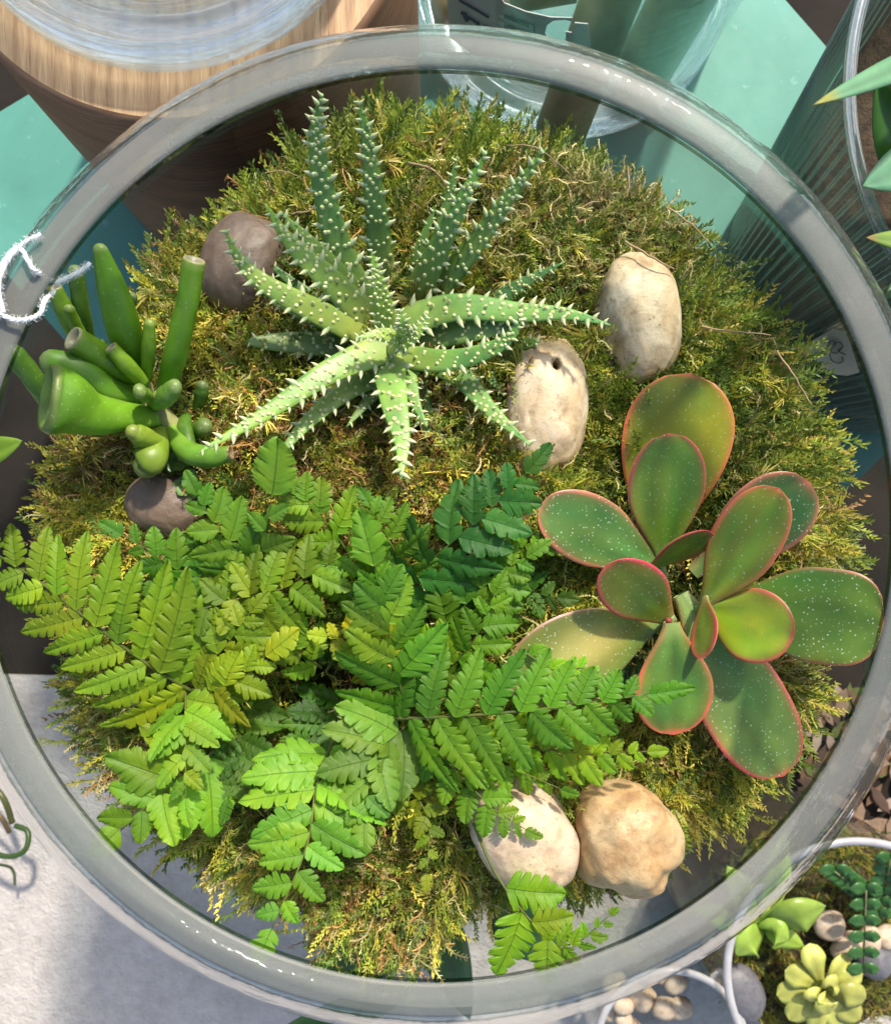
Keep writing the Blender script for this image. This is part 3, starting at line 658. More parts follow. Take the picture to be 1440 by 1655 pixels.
obov((1050,918,.358),(1150,860,.340),74,R(48),.02,(.14,.21,.02),RE,.2,.3)
obov((1138,980,.356),(1258,790,.322),108,R(-28),.03,(.18,.23,.022),(.55,.11,.06),.14,.45,wide=.55,trunc=.5)
obov((1140,985,.356),(1282,1032,.330),120,R(8),.03,(.22,.28,.018),RE,.12,.12,wide=.55)
obov((1085,1005,.354),(980,915,.328),104,R(-22),.02,(.12,.15,.018),RE,.14,.35,wide=.58)
obov((1085,1005,.344),(1092,1190,.350),130,R(-4),.05,(.075,.14,.03),(.52,.08,.06),.11,.15,wide=.60)
obov((1140,965,.352),(1138,1064,.334),58,R(66),.0,(.13,.2,.03),RE,.35,.2)
for (a,b_,r0) in (((1085,1010,.386),(1083,1000,.350),9),((1085,1012,.384),(1140,980,.354),9),((1083,1000,.380),(1068,915,.360),8)):
    c=cr([P(*a),P(*b_)],6); V,Fc=tube(c,[r0*PXM(.36)]*6,10); o=mk('stem',V,Fc,M['stem'],cr_); o.matrix_parent_inverse=CI
V,Fc=tube(cr([P(1080,1006,.350),P(1080,1003,.345)],5),np.array([7,8,7,5,1])*PXM(.35),8); o=mk('bud',V,Fc,m_simple('red_bud',(.25,.05,.03)),cr_); o.matrix_parent_inverse=CI

# ------------------------------------------------------------------ finger jade (tubular succulent)
fj=empty('finger_jade',P(240,660,.385)); tag(fj,'bright green succulent with finger and trumpet shaped leaves at the left','succulent'); FI=Matrix.Translation(-Vector(fj.location))
def finger(pts,r,cupend=True,g=(.11,.24,.02),tipc=(.26,.24,.16),flat=.85,flare=1.0,name='leaf'):
    c=cr([P(*p) for p in pts],18); dm=np.mean([p[2] for p in pts]); n=len(c); s=PXM(dm)
    rr=np.interp(np.linspace(0,1,n),np.linspace(0,1,len(r)),r)*s*.92
    if cupend:
        T=c[-1]-c[-2]; T/=np.linalg.norm(T); e=rr[-1]
        c=np.vstack([c,c[-1]+T*e*.22,c[-1]+T*e*.18,c[-1]-T*e*.15,c[-1]-T*e*.5]); rr=np.append(rr,[e*.93,e*.78,e*.55,e*.15])
        # keep frames steady by building rings by hand
    else:
        T=c[-1]-c[-2]; T/=np.linalg.norm(T); e=rr[-1]; c=np.vstack([c,c[-1]+T*e*.45,c[-1]+T*e*.8,c[-1]+T*e*.96]); rr=np.append(rr,[e*.88,e*.55,e*.12])
    Tn,Sd,U=frames(c[:n]); K=18; V=[];C=[]
    for i in range(len(c)):
        k=min(i,n-1)
        for j in range(K):
            a=2*math.pi*j/K; wv=1+.10*nz(i*.28+pts[0][0],math.cos(a)*.9,math.sin(a)*.9+pts[-1][1]); V.append(c[i]+Sd[k]*math.cos(a)*rr[i]*wv+U[k]*math.sin(a)*rr[i]*flat*wv)
            t=i/n; m=np.array(g)*np.array([1.05,.95,.7])*(1.25-.4*min(1,t)); 
            if t<.15: m=m*(.5+t*3.3)+np.array([.22,.32,.07])*(.5-t*3.3)
            if i>=n: 
                m=np.array(tipc)*(.8 if i<n+2 else .6) if cupend else m*.75+np.array(tipc)*.25
            if cupend and n-1<=i<=n: m=m*.6+np.array([.22,.22,.08])*.4
            sc_=nz(i*.5+pts[0][1],math.cos(a)*1.7,math.sin(a)*1.7); m=m*(1+.3*sc_) if sc_<.42 else m*.8+np.array([.20,.20,.07])*.2
            C.append(m)
    Fc=[(i*K+k,i*K+(k+1)%K,(i+1)*K+(k+1)%K,(i+1)*K+k) for i in range(len(c)-1) for k in range(K)]
    Fc.append(tuple((len(c)-1)*K+k for k in range(K))); Fc.append(tuple(K-1-k for k in range(K)))
    o=mk(name,V,Fc,M['jade'],fj,col=C); o.matrix_parent_inverse=FI; return o
gd=(.06,.15,.025)
finger([(145,560,.366),(132,500,.352),(122,440,.342)],[13,15,14],False,gd)
finger([(100,680,.372),(60,620,.356),(22,572,.346)],[17,20,18],False,(.08,.2,.03))
finger([(205,610,.364),(196,550,.352),(214,480,.344)],[10,12,9],False,gd)
finger([(130,560,.362),(108,510,.350),(88,466,.342)],[13,17,14],True)
finger([(148,570,.360),(125,530,.348),(112,500,.340)],[10,12,10],False)
finger([(225,615,.366),(205,545,.346),(183,470,.330),(163,405,.320)],[20,32,27,13],False,(.09,.23,.015))
finger([(262,640,.366),(282,580,.346),(300,500,.330),(313,422,.320)],[16,22,19,19],True,(.10,.25,.015))
finger([(236,612,.356),(240,565,.342),(242,524,.334)],[11,13,10],False,(.13,.27,.02))
finger([(232,618,.352),(205,590,.342),(180,562,.336)],[13,15,12],True,(.14,.28,.02))
finger([(235,620,.362),(180,585,.346),(120,548,.332)],[17,24,22],True)
finger([(240,640,.364),(180,632,.350),(130,600,.340),(85,585,.336)],[17,24,28,22],False,(.085,.22,.02))
finger([(262,672,.364),(205,672,.350),(150,668,.338),(105,650,.328),(86,645,.325)],[18,26,40,56,60],True,(.10,.25,.02),(.16,.26,.05),.62)
finger([(250,650,.358),(268,640,.344),(282,626,.338)],[16,20,15],False,(.10,.23,.04))
finger([(238,640,.350),(226,632,.340)],[13,14],False,(.11,.24,.03))
finger([(275,690,.366),(300,728,.354),(340,738,.350),(372,733,.348)],[15,20,20,14],True,(.10,.24,.03),(.25,.16,.08))
finger([(300,670,.372),(298,690,.362),(304,716,.358)],[12,14,14],False,gd)
finger([(318,660,.374),(325,640,.362),(327,624,.358)],[11,13,11],False,gd)
finger([(312,700,.370),(330,690,.358)],[15,17],False,(.08,.19,.025))
finger([(262,690,.366),(246,735,.350),(236,752,.350)],[12,30,24],False,(.13,.22,.025),flat=.8)
finger([(250,725,.356),(228,705,.344),(215,698,.340)],[26,20,14],False,(.15,.25,.03),(.28,.26,.12))
finger([(270,655,.350),(258,640,.346)],[10,12],False,(.2,.3,.06))
for pts,r in (([(222,616,.368),(248,655,.362),(290,700,.368),(300,740,.384)],[12,15,14,12]),([(262,680,.366),(238,640,.360),(230,600,.362)],[14,14,10])):
    c=cr([P(*p) for p in pts],10); V,Fc=tube(c,np.interp(np.linspace(0,1,10),np.linspace(0,1,len(r)),r)*PXM(.365),12); o=mk('stem',V,Fc,m_simple('jade_stem',(.26,.26,.09),.7,.5,120),fj); o.matrix_parent_inverse=FI

# ------------------------------------------------------------------ fern
fe=empty('fern',P(560,1110,.39)); tag(fe,'bright green fern with toothed arching fronds filling the lower left of the bowl','fern'); EI=Matrix.Translation(-Vector(fe.location))
def pinna_mesh(L,Wd,nl,depth=.30,curl=.12,seed=0,taper=1.0,basew=.75):
    """lobed, toothed leaflet along +x, midrib on y=0"""
    rs=random.Random(seed); per=12; n=nl*per+1; rows=4
    V=[];U=[];Fc=[]
    side={}
    sp=[rs.uniform(.8,1.2) for _ in range(nl*2)]
    wob=rs.uniform(-1,1)
    def cen(t): return np.array([t*L, .11*L*wob*t*t, -curl*L*t*t+.03*L*math.sin(3*t)])
    idx={}
    for i in range(n):
        t=i/(n-1); c=cen(t); idx[(i,0)]=len(V); V.append(c+np.array([0,0,-.035*Wd])); U.append((t,0))
    for s in (-1,1):
        for i in range(n):
            t=i/(n-1); f=(i%per)/per; li=min(i//per,nl-1)
            env=(basew+(1-basew)*min(1,t/.28))*(1-t**2.1)**.72 if t<1 else 0
            env*=(sp[(li*2+(s>0))%len(sp)]**.8 if t<.85 else 1)
            g=min(1,1.7*math.sin(math.pi*f))**.6 if 0<f<1 else 0.0; dp=min(.80,depth*2.0*(1-t)**.6)*(.8+.4*rs.random() if 0 else 1)
            tooth=(.10*rs.uniform(.3,1.3) if i%2 else 0)*(g>.5)
            w=Wd*env*((1-dp)+dp*g+tooth)
            w=max(w,.012*Wd)
            for r in range(1,rows+1):
                q=r/rows; y=w*q; x=.36*y*(1-.3*t)+ (.10*L/nl)*(q**2)
                c=cen(t); lob=math.sin(math.pi*f)
                z=.05*Wd*lob*q*q*(sp[(li+3)%len(sp)]-.6)*2-.13*Wd*(f-.5)*q*(1.5*(sp[li]-.8))+.10*Wd*math.sin(q*2.2)-.20*Wd*q*q*(.5+.6*wob*s)+.10*Wd*q*q*math.sin(7*t+seed%9)+(.05*Wd*rs.uniform(-1,1) if q==1 else 0)
                idx[(i,s*r)]=len(V); V.append(c+np.array([min(x,L*1.02-c[0]) if c[0]+x>L*1.02 else x,s*y,z])); U.append((t,s*y/Wd))
        for i in range(n-1):
            for r in range(rows):
                a,b,c_,d=idx[(i,s*r)],idx[(i+1,s*r)],idx[(i+1,s*(r+1))],idx[(i,s*(r+1))]
                Fc.append((a,b,c_,d) if s>0 else (a,d,c_,b))
    return np.array(V),Fc,np.array(U)
NPIN=0
def frond(pts,n,Lmax,wr=.24,col=(.10,.26,.02),ang=62,prof='lance',lobes=6,depth=.40,rw=3.0,roll=0,start=.08,tcol=None,asym=(1,1),curl=.14,term=.9,stemc=None,tilt=.0,vary=.12):
    global NPIN
    c=cr([P(*p) for p in pts],40); dm=np.mean([p[2] for p in pts]); s=PXM(dm)
    T,Sd,U=frames(c)
    V,Fc=tube(c,np.linspace(rw*1.5,rw*.5,40)*s/2*1.0,6); rc=np.array([.20,.22,.06]) if stemc is None else np.array(stemc)
    fo=mk('frond',V,Fc,M['fern'],fe,col=np.tile(rc,(len(V),1)),uv=np.tile([.3,.5],(len(V),1))); fo.matrix_parent_inverse=EI
    items=[(start+(1-start)*(i/(n))*1.0,sg) for i in range(n) for sg in (-1,1)]+[(1.0,0)]
    for k,(t,sg) in enumerate(items):
        f=min(t+(.35/n if sg>0 else 0),1)*39; i=min(int(f),38); r=f-i; p=c[i]*(1-r)+c[i+1]*r
        if prof=='lance': lt=(1-((t-start)/(1-start))**1.6)*.88+.12; 
        elif prof=='tri': lt=(1-(t-start)/(1-start))*.85+.15
        elif prof=='oval': lt=math.sin(math.pi*min(1,.25+.75*(t-start)/(1-start)))**.8*.9+.15
        L=Lmax*s*lt*random.uniform(1-vary,1+vary)*1.06
        if sg: L*=asym[0] if sg<0 else asym[1]
        a=R(ang-18*t+random.uniform(-6,6))
        if sg==0: L=Lmax*s*.55*term; dirv=T[i]; side=Sd[i]; wd=L*wr*1.15; 
        else:
            dirv=T[i]*math.cos(a)+Sd[i]*sg*math.sin(a)+U[i]*random.uniform(-.08,.12); wd=L*wr
        spc=np.linalg.norm(c[-1]-c[0])/(n)*.56
        wd=max(wd*.92,min(spc*.92,L*.36)) if sg else wd*1.1
        dirv=dirv/np.linalg.norm(dirv); nrm=U[i]+Sd[i]*(roll+tilt*sg)+np.array([random.uniform(-.38,.38),random.uniform(-.38,.38),0]); y=np.cross(nrm,dirv); y/=np.linalg.norm(y); z=np.cross(dirv,y)
        V,Fc,Uv=pinna_mesh(L,wd,max(3,int(round(lobes*(.55+.45*lt)))),depth,curl,seed=random.randint(0,10**6))
        V=p+V[:,0:1]*dirv+V[:,1:2]*y+V[:,2:3]*z+np.array([0,0,.0004*(k%5)])
        cc=np.array(col)*random.uniform(.95,1.75)*np.array([random.uniform(1.0,1.5),.98,.62])
        if tcol is not None: m=(Uv[:,0:1]**1.5)*.8; C=cc*(1-m)+np.array(tcol)*m*random.uniform(.85,1.15)
        else: C=np.tile(cc,(len(V),1))
        o=mk('leaflet',V,Fc,M['fern'],fo,col=C,uv=Uv); NPIN+=1
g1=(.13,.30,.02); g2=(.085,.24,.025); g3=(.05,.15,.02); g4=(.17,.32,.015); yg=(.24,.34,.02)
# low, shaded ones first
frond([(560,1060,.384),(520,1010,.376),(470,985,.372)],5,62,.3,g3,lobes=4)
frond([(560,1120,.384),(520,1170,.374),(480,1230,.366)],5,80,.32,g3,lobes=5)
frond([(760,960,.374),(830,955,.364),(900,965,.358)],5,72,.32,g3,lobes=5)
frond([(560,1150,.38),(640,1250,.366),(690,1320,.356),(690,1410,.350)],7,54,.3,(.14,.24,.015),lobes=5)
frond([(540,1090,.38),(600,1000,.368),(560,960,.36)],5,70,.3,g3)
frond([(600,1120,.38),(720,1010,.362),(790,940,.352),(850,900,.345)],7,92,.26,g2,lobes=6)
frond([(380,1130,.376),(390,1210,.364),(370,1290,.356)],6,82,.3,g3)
# upper group
frond([(640,1000,.372),(690,915,.354),(780,835,.342),(848,765,.334)],7,118,.22,(.04,.17,.035),lobes=5,depth=.36,tcol=(.05,.18,.03))
frond([(600,980,.370),(560,890,.354),(505,820,.346),(470,795,.342)],6,88,.28,g1,lobes=6,tcol=yg)
frond([(640,960,.368),(640,900,.352),(615,850,.344),(600,820,.342)],5,74,.28,g2,lobes=5,tcol=g1)
frond([(450,960,.368),(400,905,.354),(350,850,.346),(320,800,.340)],5,84,.28,g2,lobes=5,depth=.18)
frond([(440,950,.366),(425,890,.350),(440,800,.338)],3,70,.33,g2,lobes=6,depth=.15,term=2.4,curl=.08)
frond([(420,940,.370),(310,930,.354),(200,865,.344)],6,80,.3,(.06,.20,.02),lobes=5)
frond([(400,980,.370),(300,925,.356),(215,950,.350)],5,66,.3,g2,lobes=4)
frond([(300,1000,.366),(380,968,.352),(460,950,.346),(570,890,.338)],8,82,.26,(.12,.25,.018),ang=72,lobes=6,tcol=(.16,.27,.015),prof='oval')
frond([(480,960,.362),(400,965,.350),(300,990,.346),(250,985,.345)],6,62,.3,(.13,.24,.02),lobes=4)
frond([(520,1080,.368),(470,1040,.356),(440,990,.350)],4,58,.34,g1,lobes=5,curl=.3)
frond([(640,1080,.368),(585,1040,.354),(530,1030,.348)],4,66,.34,yg,lobes=5)
# left big frond
frond([(310,1118,.360),(230,1068,.346),(140,1000,.336),(60,938,.330),(-30,880,.326)],10,128,.19,(.15,.30,.018),ang=66,lobes=8,depth=.40,tcol=(.19,.33,.01),rw=5,asym=(1.0,1.28),start=.03,stemc=(.16,.20,.04))
frond([(300,1110,.362),(360,1050,.350),(405,990,.344)],5,92,.26,(.15,.27,.015),lobes=6,tcol=yg,ang=66)
frond([(300,1120,.358),(300,1180,.346),(300,1290,.338)],5,92,.27,(.12,.30,.03),lobes=5,depth=.36,ang=58)
frond([(310,1115,.360),(360,1110,.348),(430,1060,.342)],4,88,.28,(.18,.30,.015),lobes=6,ang=50,term=1.4)
frond([(345,1215,.360),(270,1275,.346),(195,1340,.338)],4,112,.34,g1,lobes=6,depth=.16,ang=66)
# bottom centre
frond([(540,1190,.364),(512,1270,.346),(495,1370,.336),(440,1500,.328)],8,122,.27,(.12,.33,.035),ang=74,lobes=6,depth=.38,prof='lance',rw=4.5)
# middle, big right-hand frond
frond([(660,1165,.358),(640,1080,.342),(622,990,.332),(605,915,.326)],6,108,.28,(.09,.25,.02),ang=54,lobes=6,depth=.38,term=1.5)
frond([(660,1170,.360),(605,1225,.346),(590,1325,.338)],5,104,.32,(.10,.25,.04),lobes=5,depth=.36,ang=60)
frond([(670,1175,.362),(740,1250,.348),(800,1310,.342),(848,1340,.340)],6,62,.28,(.09,.24,.015),lobes=6)
frond([(700,1180,.360),(790,1225,.348),(905,1275,.342)],6,62,.28,(.12,.28,.015),lobes=6)
frond([(800,1200,.356),(880,1212,.346),(960,1220,.340),(1045,1215,.336)],8,68,.26,(.17,.36,.015),ang=66,lobes=5,depth=.14,prof='lance')
frond([(640,1162,.352),(740,1158,.338),(860,1148,.330),(960,1135,.326),(1045,1122,.324)],9,152,.19,(.085,.25,.018),ang=68,lobes=8,depth=.34,tcol=(.12,.30,.015),rw=4.5,start=.02,prof='tri')
frond([(700,1100,.360),(760,1045,.346),(800,960,.340)],5,84,.28,(.09,.25,.015),lobes=6)
# thin wandering sprigs
frond([(840,1050,.346),(900,1085,.340),(940,1080,.338),(978,1092,.338)],5,30,.42,(.12,.36,.02),lobes=3)
frond([(830,900,.352),(855,880,.348),(900,890,.348)],4,28,.42,(.11,.30,.02),lobes=3)
frond([(765,1330,.350),(800,1410,.342),(850,1480,.338),(900,1530,.336)],2,100,.22,(.12,.28,.015),lobes=6,rw=4,start=.45,term=.8)
frond([(870,1525,.338),(930,1525,.332),(985,1480,.328)],5,40,.34,(.11,.30,.02),lobes=4)
print('leaflets',NPIN)

# ------------------------------------------------------------------ small plantlets and twigs among the moss
def plantlet(cx,cy,d,label,n=8,r=26,col=(.10,.2,.03)):
    e=empty('seedling',P(cx,cy,d+.01)); tag(e,label,'seedling','little seedlings in the moss'); I=Matrix.Translation(-Vector(e.location))
    for i in range(n):
        a=2*math.pi*i/n*1.0+random.uniform(-.3,.3); rr=r*random.uniform(.5,1)
        b=P(cx,cy,d); t=P(cx+rr*math.cos(a),cy+rr*math.sin(a),d-.004*random.random()); L=(t-b).length; dv=(t-b).normalized(); sd=dv.cross(Vector((0,0,1))).normalized()
        V=[];Fc=[]
        m=7
        for k in range(m):
            u=k/(m-1); w=L*.42*math.sin(math.pi*min(1,.08+u*.92)**1.4)
            for v in (-1,0,1): V.append(b+dv*L*u+sd*w*v+Vector((0,0,-.1*L*u*u+.06*L*abs(v))))
        for k in range(m-1):
            for v in range(2): Fc.append((3*k+v,3*k+v+1,3*k+v+4,3*k+v+3))
        o=mk('leaf',V,Fc,M['vleaf'],e,col=[np.array(col)*random.uniform(.8,1.2)]*len(V)); o.matrix_parent_inverse=I
plantlet(285,740,.366,'tiny round-leaved seedling below the finger succulent',9,26,(.10,.19,.03))
plantlet(305,785,.366,'tiny green seedling on the edge of the brown pebble',8,30,(.09,.19,.03))
plantlet(370,790,.370,'low dark seedling just above the fern tips',7,32,(.05,.14,.03))
plantlet(880,875,.366,'low bright seedling between fern and jade plant',7,26,(.09,.22,.03))
TW=[([(1132,528,.352),(1180,535,.350),(1246,541,.350)],1.6,'long straight dry straw right of the cream stone'),
 ([(1256,568,.352),(1285,610,.350),(1312,655,.352)],1.8,'short bent dry straw near the right glass wall'),
 ([(1080,335,.352),(1120,365,.348),(1148,394,.350)],1.6,'thin dry straw overhanging the moss at the upper right'),
 ([(672,320,.356),(700,260,.346),(745,185,.338)],1.3,'fine pale straw rising behind the aloe'),
 ([(820,235,.352),(870,240,.342),(925,285,.352)],1.5,'arched brown stalk at the top edge of the moss'),
 ([(425,280,.352),(460,276,.346),(490,290,.354)],1.3,'thin brown stalk beside the wooden block'),
 ([(470,345,.352),(500,340,.348),(520,322,.350)],1.8,'brown pine needle left of the tall aloe leaves'),
 ([(660,262,.358),(700,275,.352),(722,300,.358)],2.6,'reddish brown needle behind the aloe'),
 ([(1010,390,.362),(1060,420,.354),(1090,435,.358)],2.2,'dark brown twig above the cream stone')]
for pts,w,lb in TW:
    c=cr([P(*p) for p in pts],12)+rng.normal(0,.00015,(12,3)); V,Fc=tube(c,np.linspace(1,.6,12)*w*PXM(.36),5); tag(mk('dry_stalk',V,Fc,M['twig']),lb,'stalk','dry stalks on the moss')
A=Acc()
for i in range(420):
    x=random.uniform(-.2,.2);y=random.uniform(-.2,.2)
    if not inside(x*1.03,y*1.03): continue
    a=random.uniform(0,6.28); L=random.uniform(.006,.02); z=moss_z(x,y)+random.uniform(0,.004); e=random.uniform(-.2,.3)
    c=cr([(x,y,z),(x+L*.5*math.cos(a)+random.gauss(0,.0012),y+L*.5*math.sin(a),z+L*.5*e+.001),(x+L*math.cos(a+.3),y+L*math.sin(a+.3),z+L*e*.6)],6)
    V,Fc=tube(c,[random.uniform(.0002,.0004)]*6,4); A.add(V,Fc,random.choice([(.20,.08,.03),(.30,.20,.10),(.14,.07,.03),(.34,.27,.15)]))
tag(A.build('needle_litter',M['spine']),'scattered brown needles and bits of dead stalk over the moss','litter',kind='stuff')

# ------------------------------------------------------------------ string round the rim
A=Acc()
def strand(pts,w=6,n=60,ply=3):
    c=cr(pts,n); T,Sd,U=frames(c); 
    for k in range(ply):
        ph=2*math.pi*k/ply; q=np.arange(n)*.55+ph; off=Sd*np.cos(q)[:,None]+U*np.sin(q)[:,None]; V,Fc=tube(c+off*w*.00014*.42,[w*.00014*.42]*n,6); A.add(V,Fc)
    for i in range(260):
        j=random.randint(1,n-2); a=random.uniform(0,6.28); dv=Sd[j]*math.cos(a)+U[j]*math.sin(a)+T[j]*random.uniform(-1,1); p=c[j]; V,Fc=tube([p,p+dv*.0010,p+dv*.0018+T[j]*.0005],[.00005]*3,3); A.add(V,Fc)
zr=.287
strand([P(146,425,.302),P(125,440,.300),P(100,452,.298),P(88,456,.296)],7,30)
strand([P(88,456,.296),P(70,445,.289),P(52,432,.2835),P(30,400,.2835),P(5,425,.2835),P(-12,470,.2835),P(-6,500,.2835),P(20,516,.2835),P(48,515,.2835),P(66,505,.2835),P(70,490,.2845),P(76,480,.290),P(88,470,.297)],7,120)
strand([P(66,378,.2845),P(35,395,.2835),P(8,430,.2835),P(-2,465,.2835),P(6,505,.2832)],6,50)
tag(A.build('string',M['string']),'frayed white string looped over the left rim of the glass bowl','string')

# ------------------------------------------------------------------ wooden block with a glass vase on it
dw=.400; wc=P(270,-200,dw); wr_=400*PXM(dw); hz=D-dw
wb=empty('wooden_block',(wc.x,wc.y,0)); tag(wb,'round turned oak block standing behind the glass bowl at the upper left','block')
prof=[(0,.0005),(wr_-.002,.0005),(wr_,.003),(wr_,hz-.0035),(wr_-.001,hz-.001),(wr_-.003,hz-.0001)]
V,Fc=lathe(prof,128); o=mk('side',V,Fc,M['oakside_shaded'],wb)
V=[((wr_-.003)*math.cos(2*math.pi*j/128),(wr_-.003)*math.sin(2*math.pi*j/128),hz) for j in range(128)]
mk('top',V,[tuple(range(128))],M['oak'],wb,False)
def vase_parts(e,cx,cy,z0,r,H,r2,base_t=.018,mat=None,thick=None,ripple=True):
    # clear floor disc, thick rippled foot ring, thin walls
    IM=Matrix.Translation(-Vector(e.location)); ri2=r-.034
    V,Fc=lathe([(0,z0+.0008),(ri2,z0+.0008),(ri2,z0+.009),(0,z0+.0085)],96,cx,cy); mk('base',V,Fc,mat,e).matrix_parent_inverse=IM
    prof=[(ri2+.0003,z0+.0008),(r-.004,z0+.0008),(r,z0+.005),(r,z0+.0185)]
    m=48
    for k in range(m+1):
        q=k/m; prof.append((r-.002-(r-ri2-.0025)*q, z0+.019-.010*q+.0036*math.sin(q*17+.6*math.sin(q*9))*(1-.3*q)))
    V,Fc=lathe(prof,240,cx,cy,rfun=lambda rr,z,a:rr*(1+.010*math.sin(2*a+rr*160)+.005*math.sin(5*a+rr*300)+.0022*math.sin(13*a+z*900)) if rr>ri2+.001 and rr<r-.003 else rr)
    mk('foot_ring',V,Fc,thick,e).matrix_parent_inverse=IM
    zz=np.linspace(z0+.0195,z0+H,14); prof=[(r-.001+(r2-r)*((z-z0)/H),z) for z in zz]+[(r2-.001,z0+H+.002),(r2-.004,z0+H)]+[(r-.005+(r2-r)*((z-z0)/H),z) for z in zz[::-1]]
    V,Fc=lathe(prof,128,cx,cy); mk('wall',V,Fc,mat,e).matrix_parent_inverse=Matrix.Translation(-Vector(e.location))
gv=P(268,-227,dw); e=empty('glass_vase',(gv.x,gv.y,hz)); tag(e,'clear glass vase with thick rippled base standing on the oak block','vase')
vase_parts(e,gv.x,gv.y,hz,353*PXM(dw),.12,353*PXM(dw),mat=M['vase'],thick=M['thick'])

# ------------------------------------------------------------------ flower vase with stems and a care label
vc=P(918,-25,D); e=empty('glass_vase',(vc.x,vc.y,0)); tag(e,'clear glass vase holding thick stems and a printed tag, behind the bowl','vase')
vase_parts(e,vc.x,vc.y,0,255*PXM(D),.20,.125,mat=M['vase'],thick=M['thick'])
fl=empty('cut_stems',(vc.x,vc.y,.02)); tag(fl,'thick olive green cut stems standing in the printed-tag vase','stems'); I=Matrix.Translation(-Vector(fl.location))
for a,b_,r in (((905,215,.614),(1015,-80,.50),44),((1040,110,.612),(1150,-90,.52),50),((700,10,.60),(930,-30,.585),30)):
    c=cr([P(*a),P(*b_)],8); V,Fc=tube(c,[r*PXM(.58)]*8,16); o=mk('stem',V,Fc,M['darkstem'],fl); o.matrix_parent_inverse=I
# tag: curved paper strip just inside the near wall of the vase
tg=empty('printed_tag',P(840,60,.56)); tag(tg,'grey white plastic hang tag with small print and a hooked hole in the vase','tag'); I=Matrix.Translation(-Vector(tg.location))
def tagplane(pxs,off,name,mat,parent):
    V=[]
    for x,y in pxs: V.append(P(x,y,(.318+.00022*abs(x-900)*.1-off)*F/(900-y)))
    o=mk(name,V,[tuple(range(len(V)))],mat,parent,False); sm=o.modifiers.new('thick','SOLIDIFY'); sm.thickness=.0005
    return o
body=[(722,-20),(726,60),(775,95),(960,108),(950,38),(929,36),(924,52),(914,50),(916,70)]
hole=[(916,70),(900,74),(888,66),(881,52),(884,40),(894,33),(912,31),(925,34),(925,28),(890,27),(850,18),(815,4),(800,-20)]
o=tagplane(body+hole[1:],0,'tag_paper',M['paper'],tg); o.matrix_parent_inverse=I
for (x0,y0,x1,y1,w) in ((742,0,790,28,3),(745,20,775,40,3),(815,26,856,42,5),(816,42,858,58,5),(780,42,812,52,3),(862,38,866,66,2.2),(750,22,756,34,7),(772,36,775,50,5)):
    dx,dy=x1-x0,y1-y0; L=math.hypot(dx,dy); nx,ny=-dy/L*w/2,dx/L*w/2
    o=tagplane([(x0+nx,y0+ny),(x1+nx,y1+ny),(x1-nx,y1-ny),(x0-nx,y0-ny)],.0012,'print_line',M['ink'],tg); o.matrix_parent_inverse=I

# ------------------------------------------------------------------ ribbed vase with a leafy plant
rc_=Vector((.3245,.204)); rb=empty('ribbed_vase',(rc_.x,rc_.y,0)); tag(rb,'tall grey green ribbed glass vase standing at the upper right','vase'); I=Matrix.Translation(-Vector(rb.location))
Hh=D-.371; rr0,rr1=.111,.142
def rib(r,z,a): return r*(1+.013*math.cos(120*a)) if r>.02 else r
zz=np.linspace(.004,Hh-.006,20)
prof=[(0,.001),(rr0-.006,.001)]+[(rr0+(rr1-rr0)*(z/Hh),z) for z in zz]
V,Fc=lathe(prof,960,rc_.x,rc_.y,rfun=rib); o=mk('wall',V,Fc,M['rib'],rb); o.matrix_parent_inverse=I
zt=Hh-.006; prof=[(rr1-.001,zt),(rr1+.003,zt+.001),(rr1+.004,zt+.004),(rr1+.002,zt+.0065),(rr1-.001,zt+.005),(rr1-.003,zt+.001),(rr1-.003,zt-.004)]
V,Fc=lathe(prof,160,rc_.x,rc_.y); o=mk('rim',V,Fc,M['glass'],rb); o.matrix_parent_inverse=I
V,Fc=lathe([(0,.0015),(rr0-.012,.0015),(rr0-.008,.006),(rr0-.010,.014),(rr0-.02,.012),(0,.011)],96,rc_.x,rc_.y); o=mk('base',V,Fc,M['paper'] if 0 else M['vase'],rb); o.matrix_parent_inverse=I
# planting soil and pot inside
V,Fc=lathe([(0,.016),(rr0-.012,.016),(rr0+.004,.10),(rr0+.006,.17),(rr0-.004,.165),(0,.16)],64,rc_.x,rc_.y); ps=mk('pot_soil',V,Fc,M['soil']); tag(ps,'dark soil filling the ribbed glass vase','soil',kind='stuff')
# price sticker on the near wall
def wallpt(px,py):
    best=None
    for k in range(1,2000):
        d=.3715+k*(D-.3715)/2000; p=P(px,py,d); r=math.hypot(p.x-rc_.x,p.y-rc_.y)
        if r<(rr0+(rr1-rr0)*(p.z/Hh))*1.011: return Vector((rc_.x+(p.x-rc_.x)*1.012,rc_.y+(p.y-rc_.y)*1.012,p.z))
    return P(px,py,D-.004)
poly=[(1297,563),(1324,543),(1350,528),(1370,533),(1378,552),(1392,598),(1372,604),(1352,602),(1324,582)]
pc=(1350,568); V=[wallpt(*pc)]
for ring in (.5,1.0):
    for i in range(len(poly)*3):
        q=i/3; a=poly[int(q)%len(poly)]; b_=poly[(int(q)+1)%len(poly)]; f=q-int(q); x=a[0]*(1-f)+b_[0]*f; y=a[1]*(1-f)+b_[1]*f
        V.append(wallpt(pc[0]+(x-pc[0])*ring,pc[1]+(y-pc[1])*ring))
nn=len(poly)*3; Fc=[(0,1+i,1+(i+1)%nn) for i in range(nn)]+[(1+i,1+nn+i,1+nn+(i+1)%nn,1+(i+1)%nn) for i in range(nn)]
st=mk('price_sticker',V,Fc,m_simple('white_sticker',(.86,.80,.74),.8,.05),rb); st.matrix_parent_inverse=I
A=Acc()
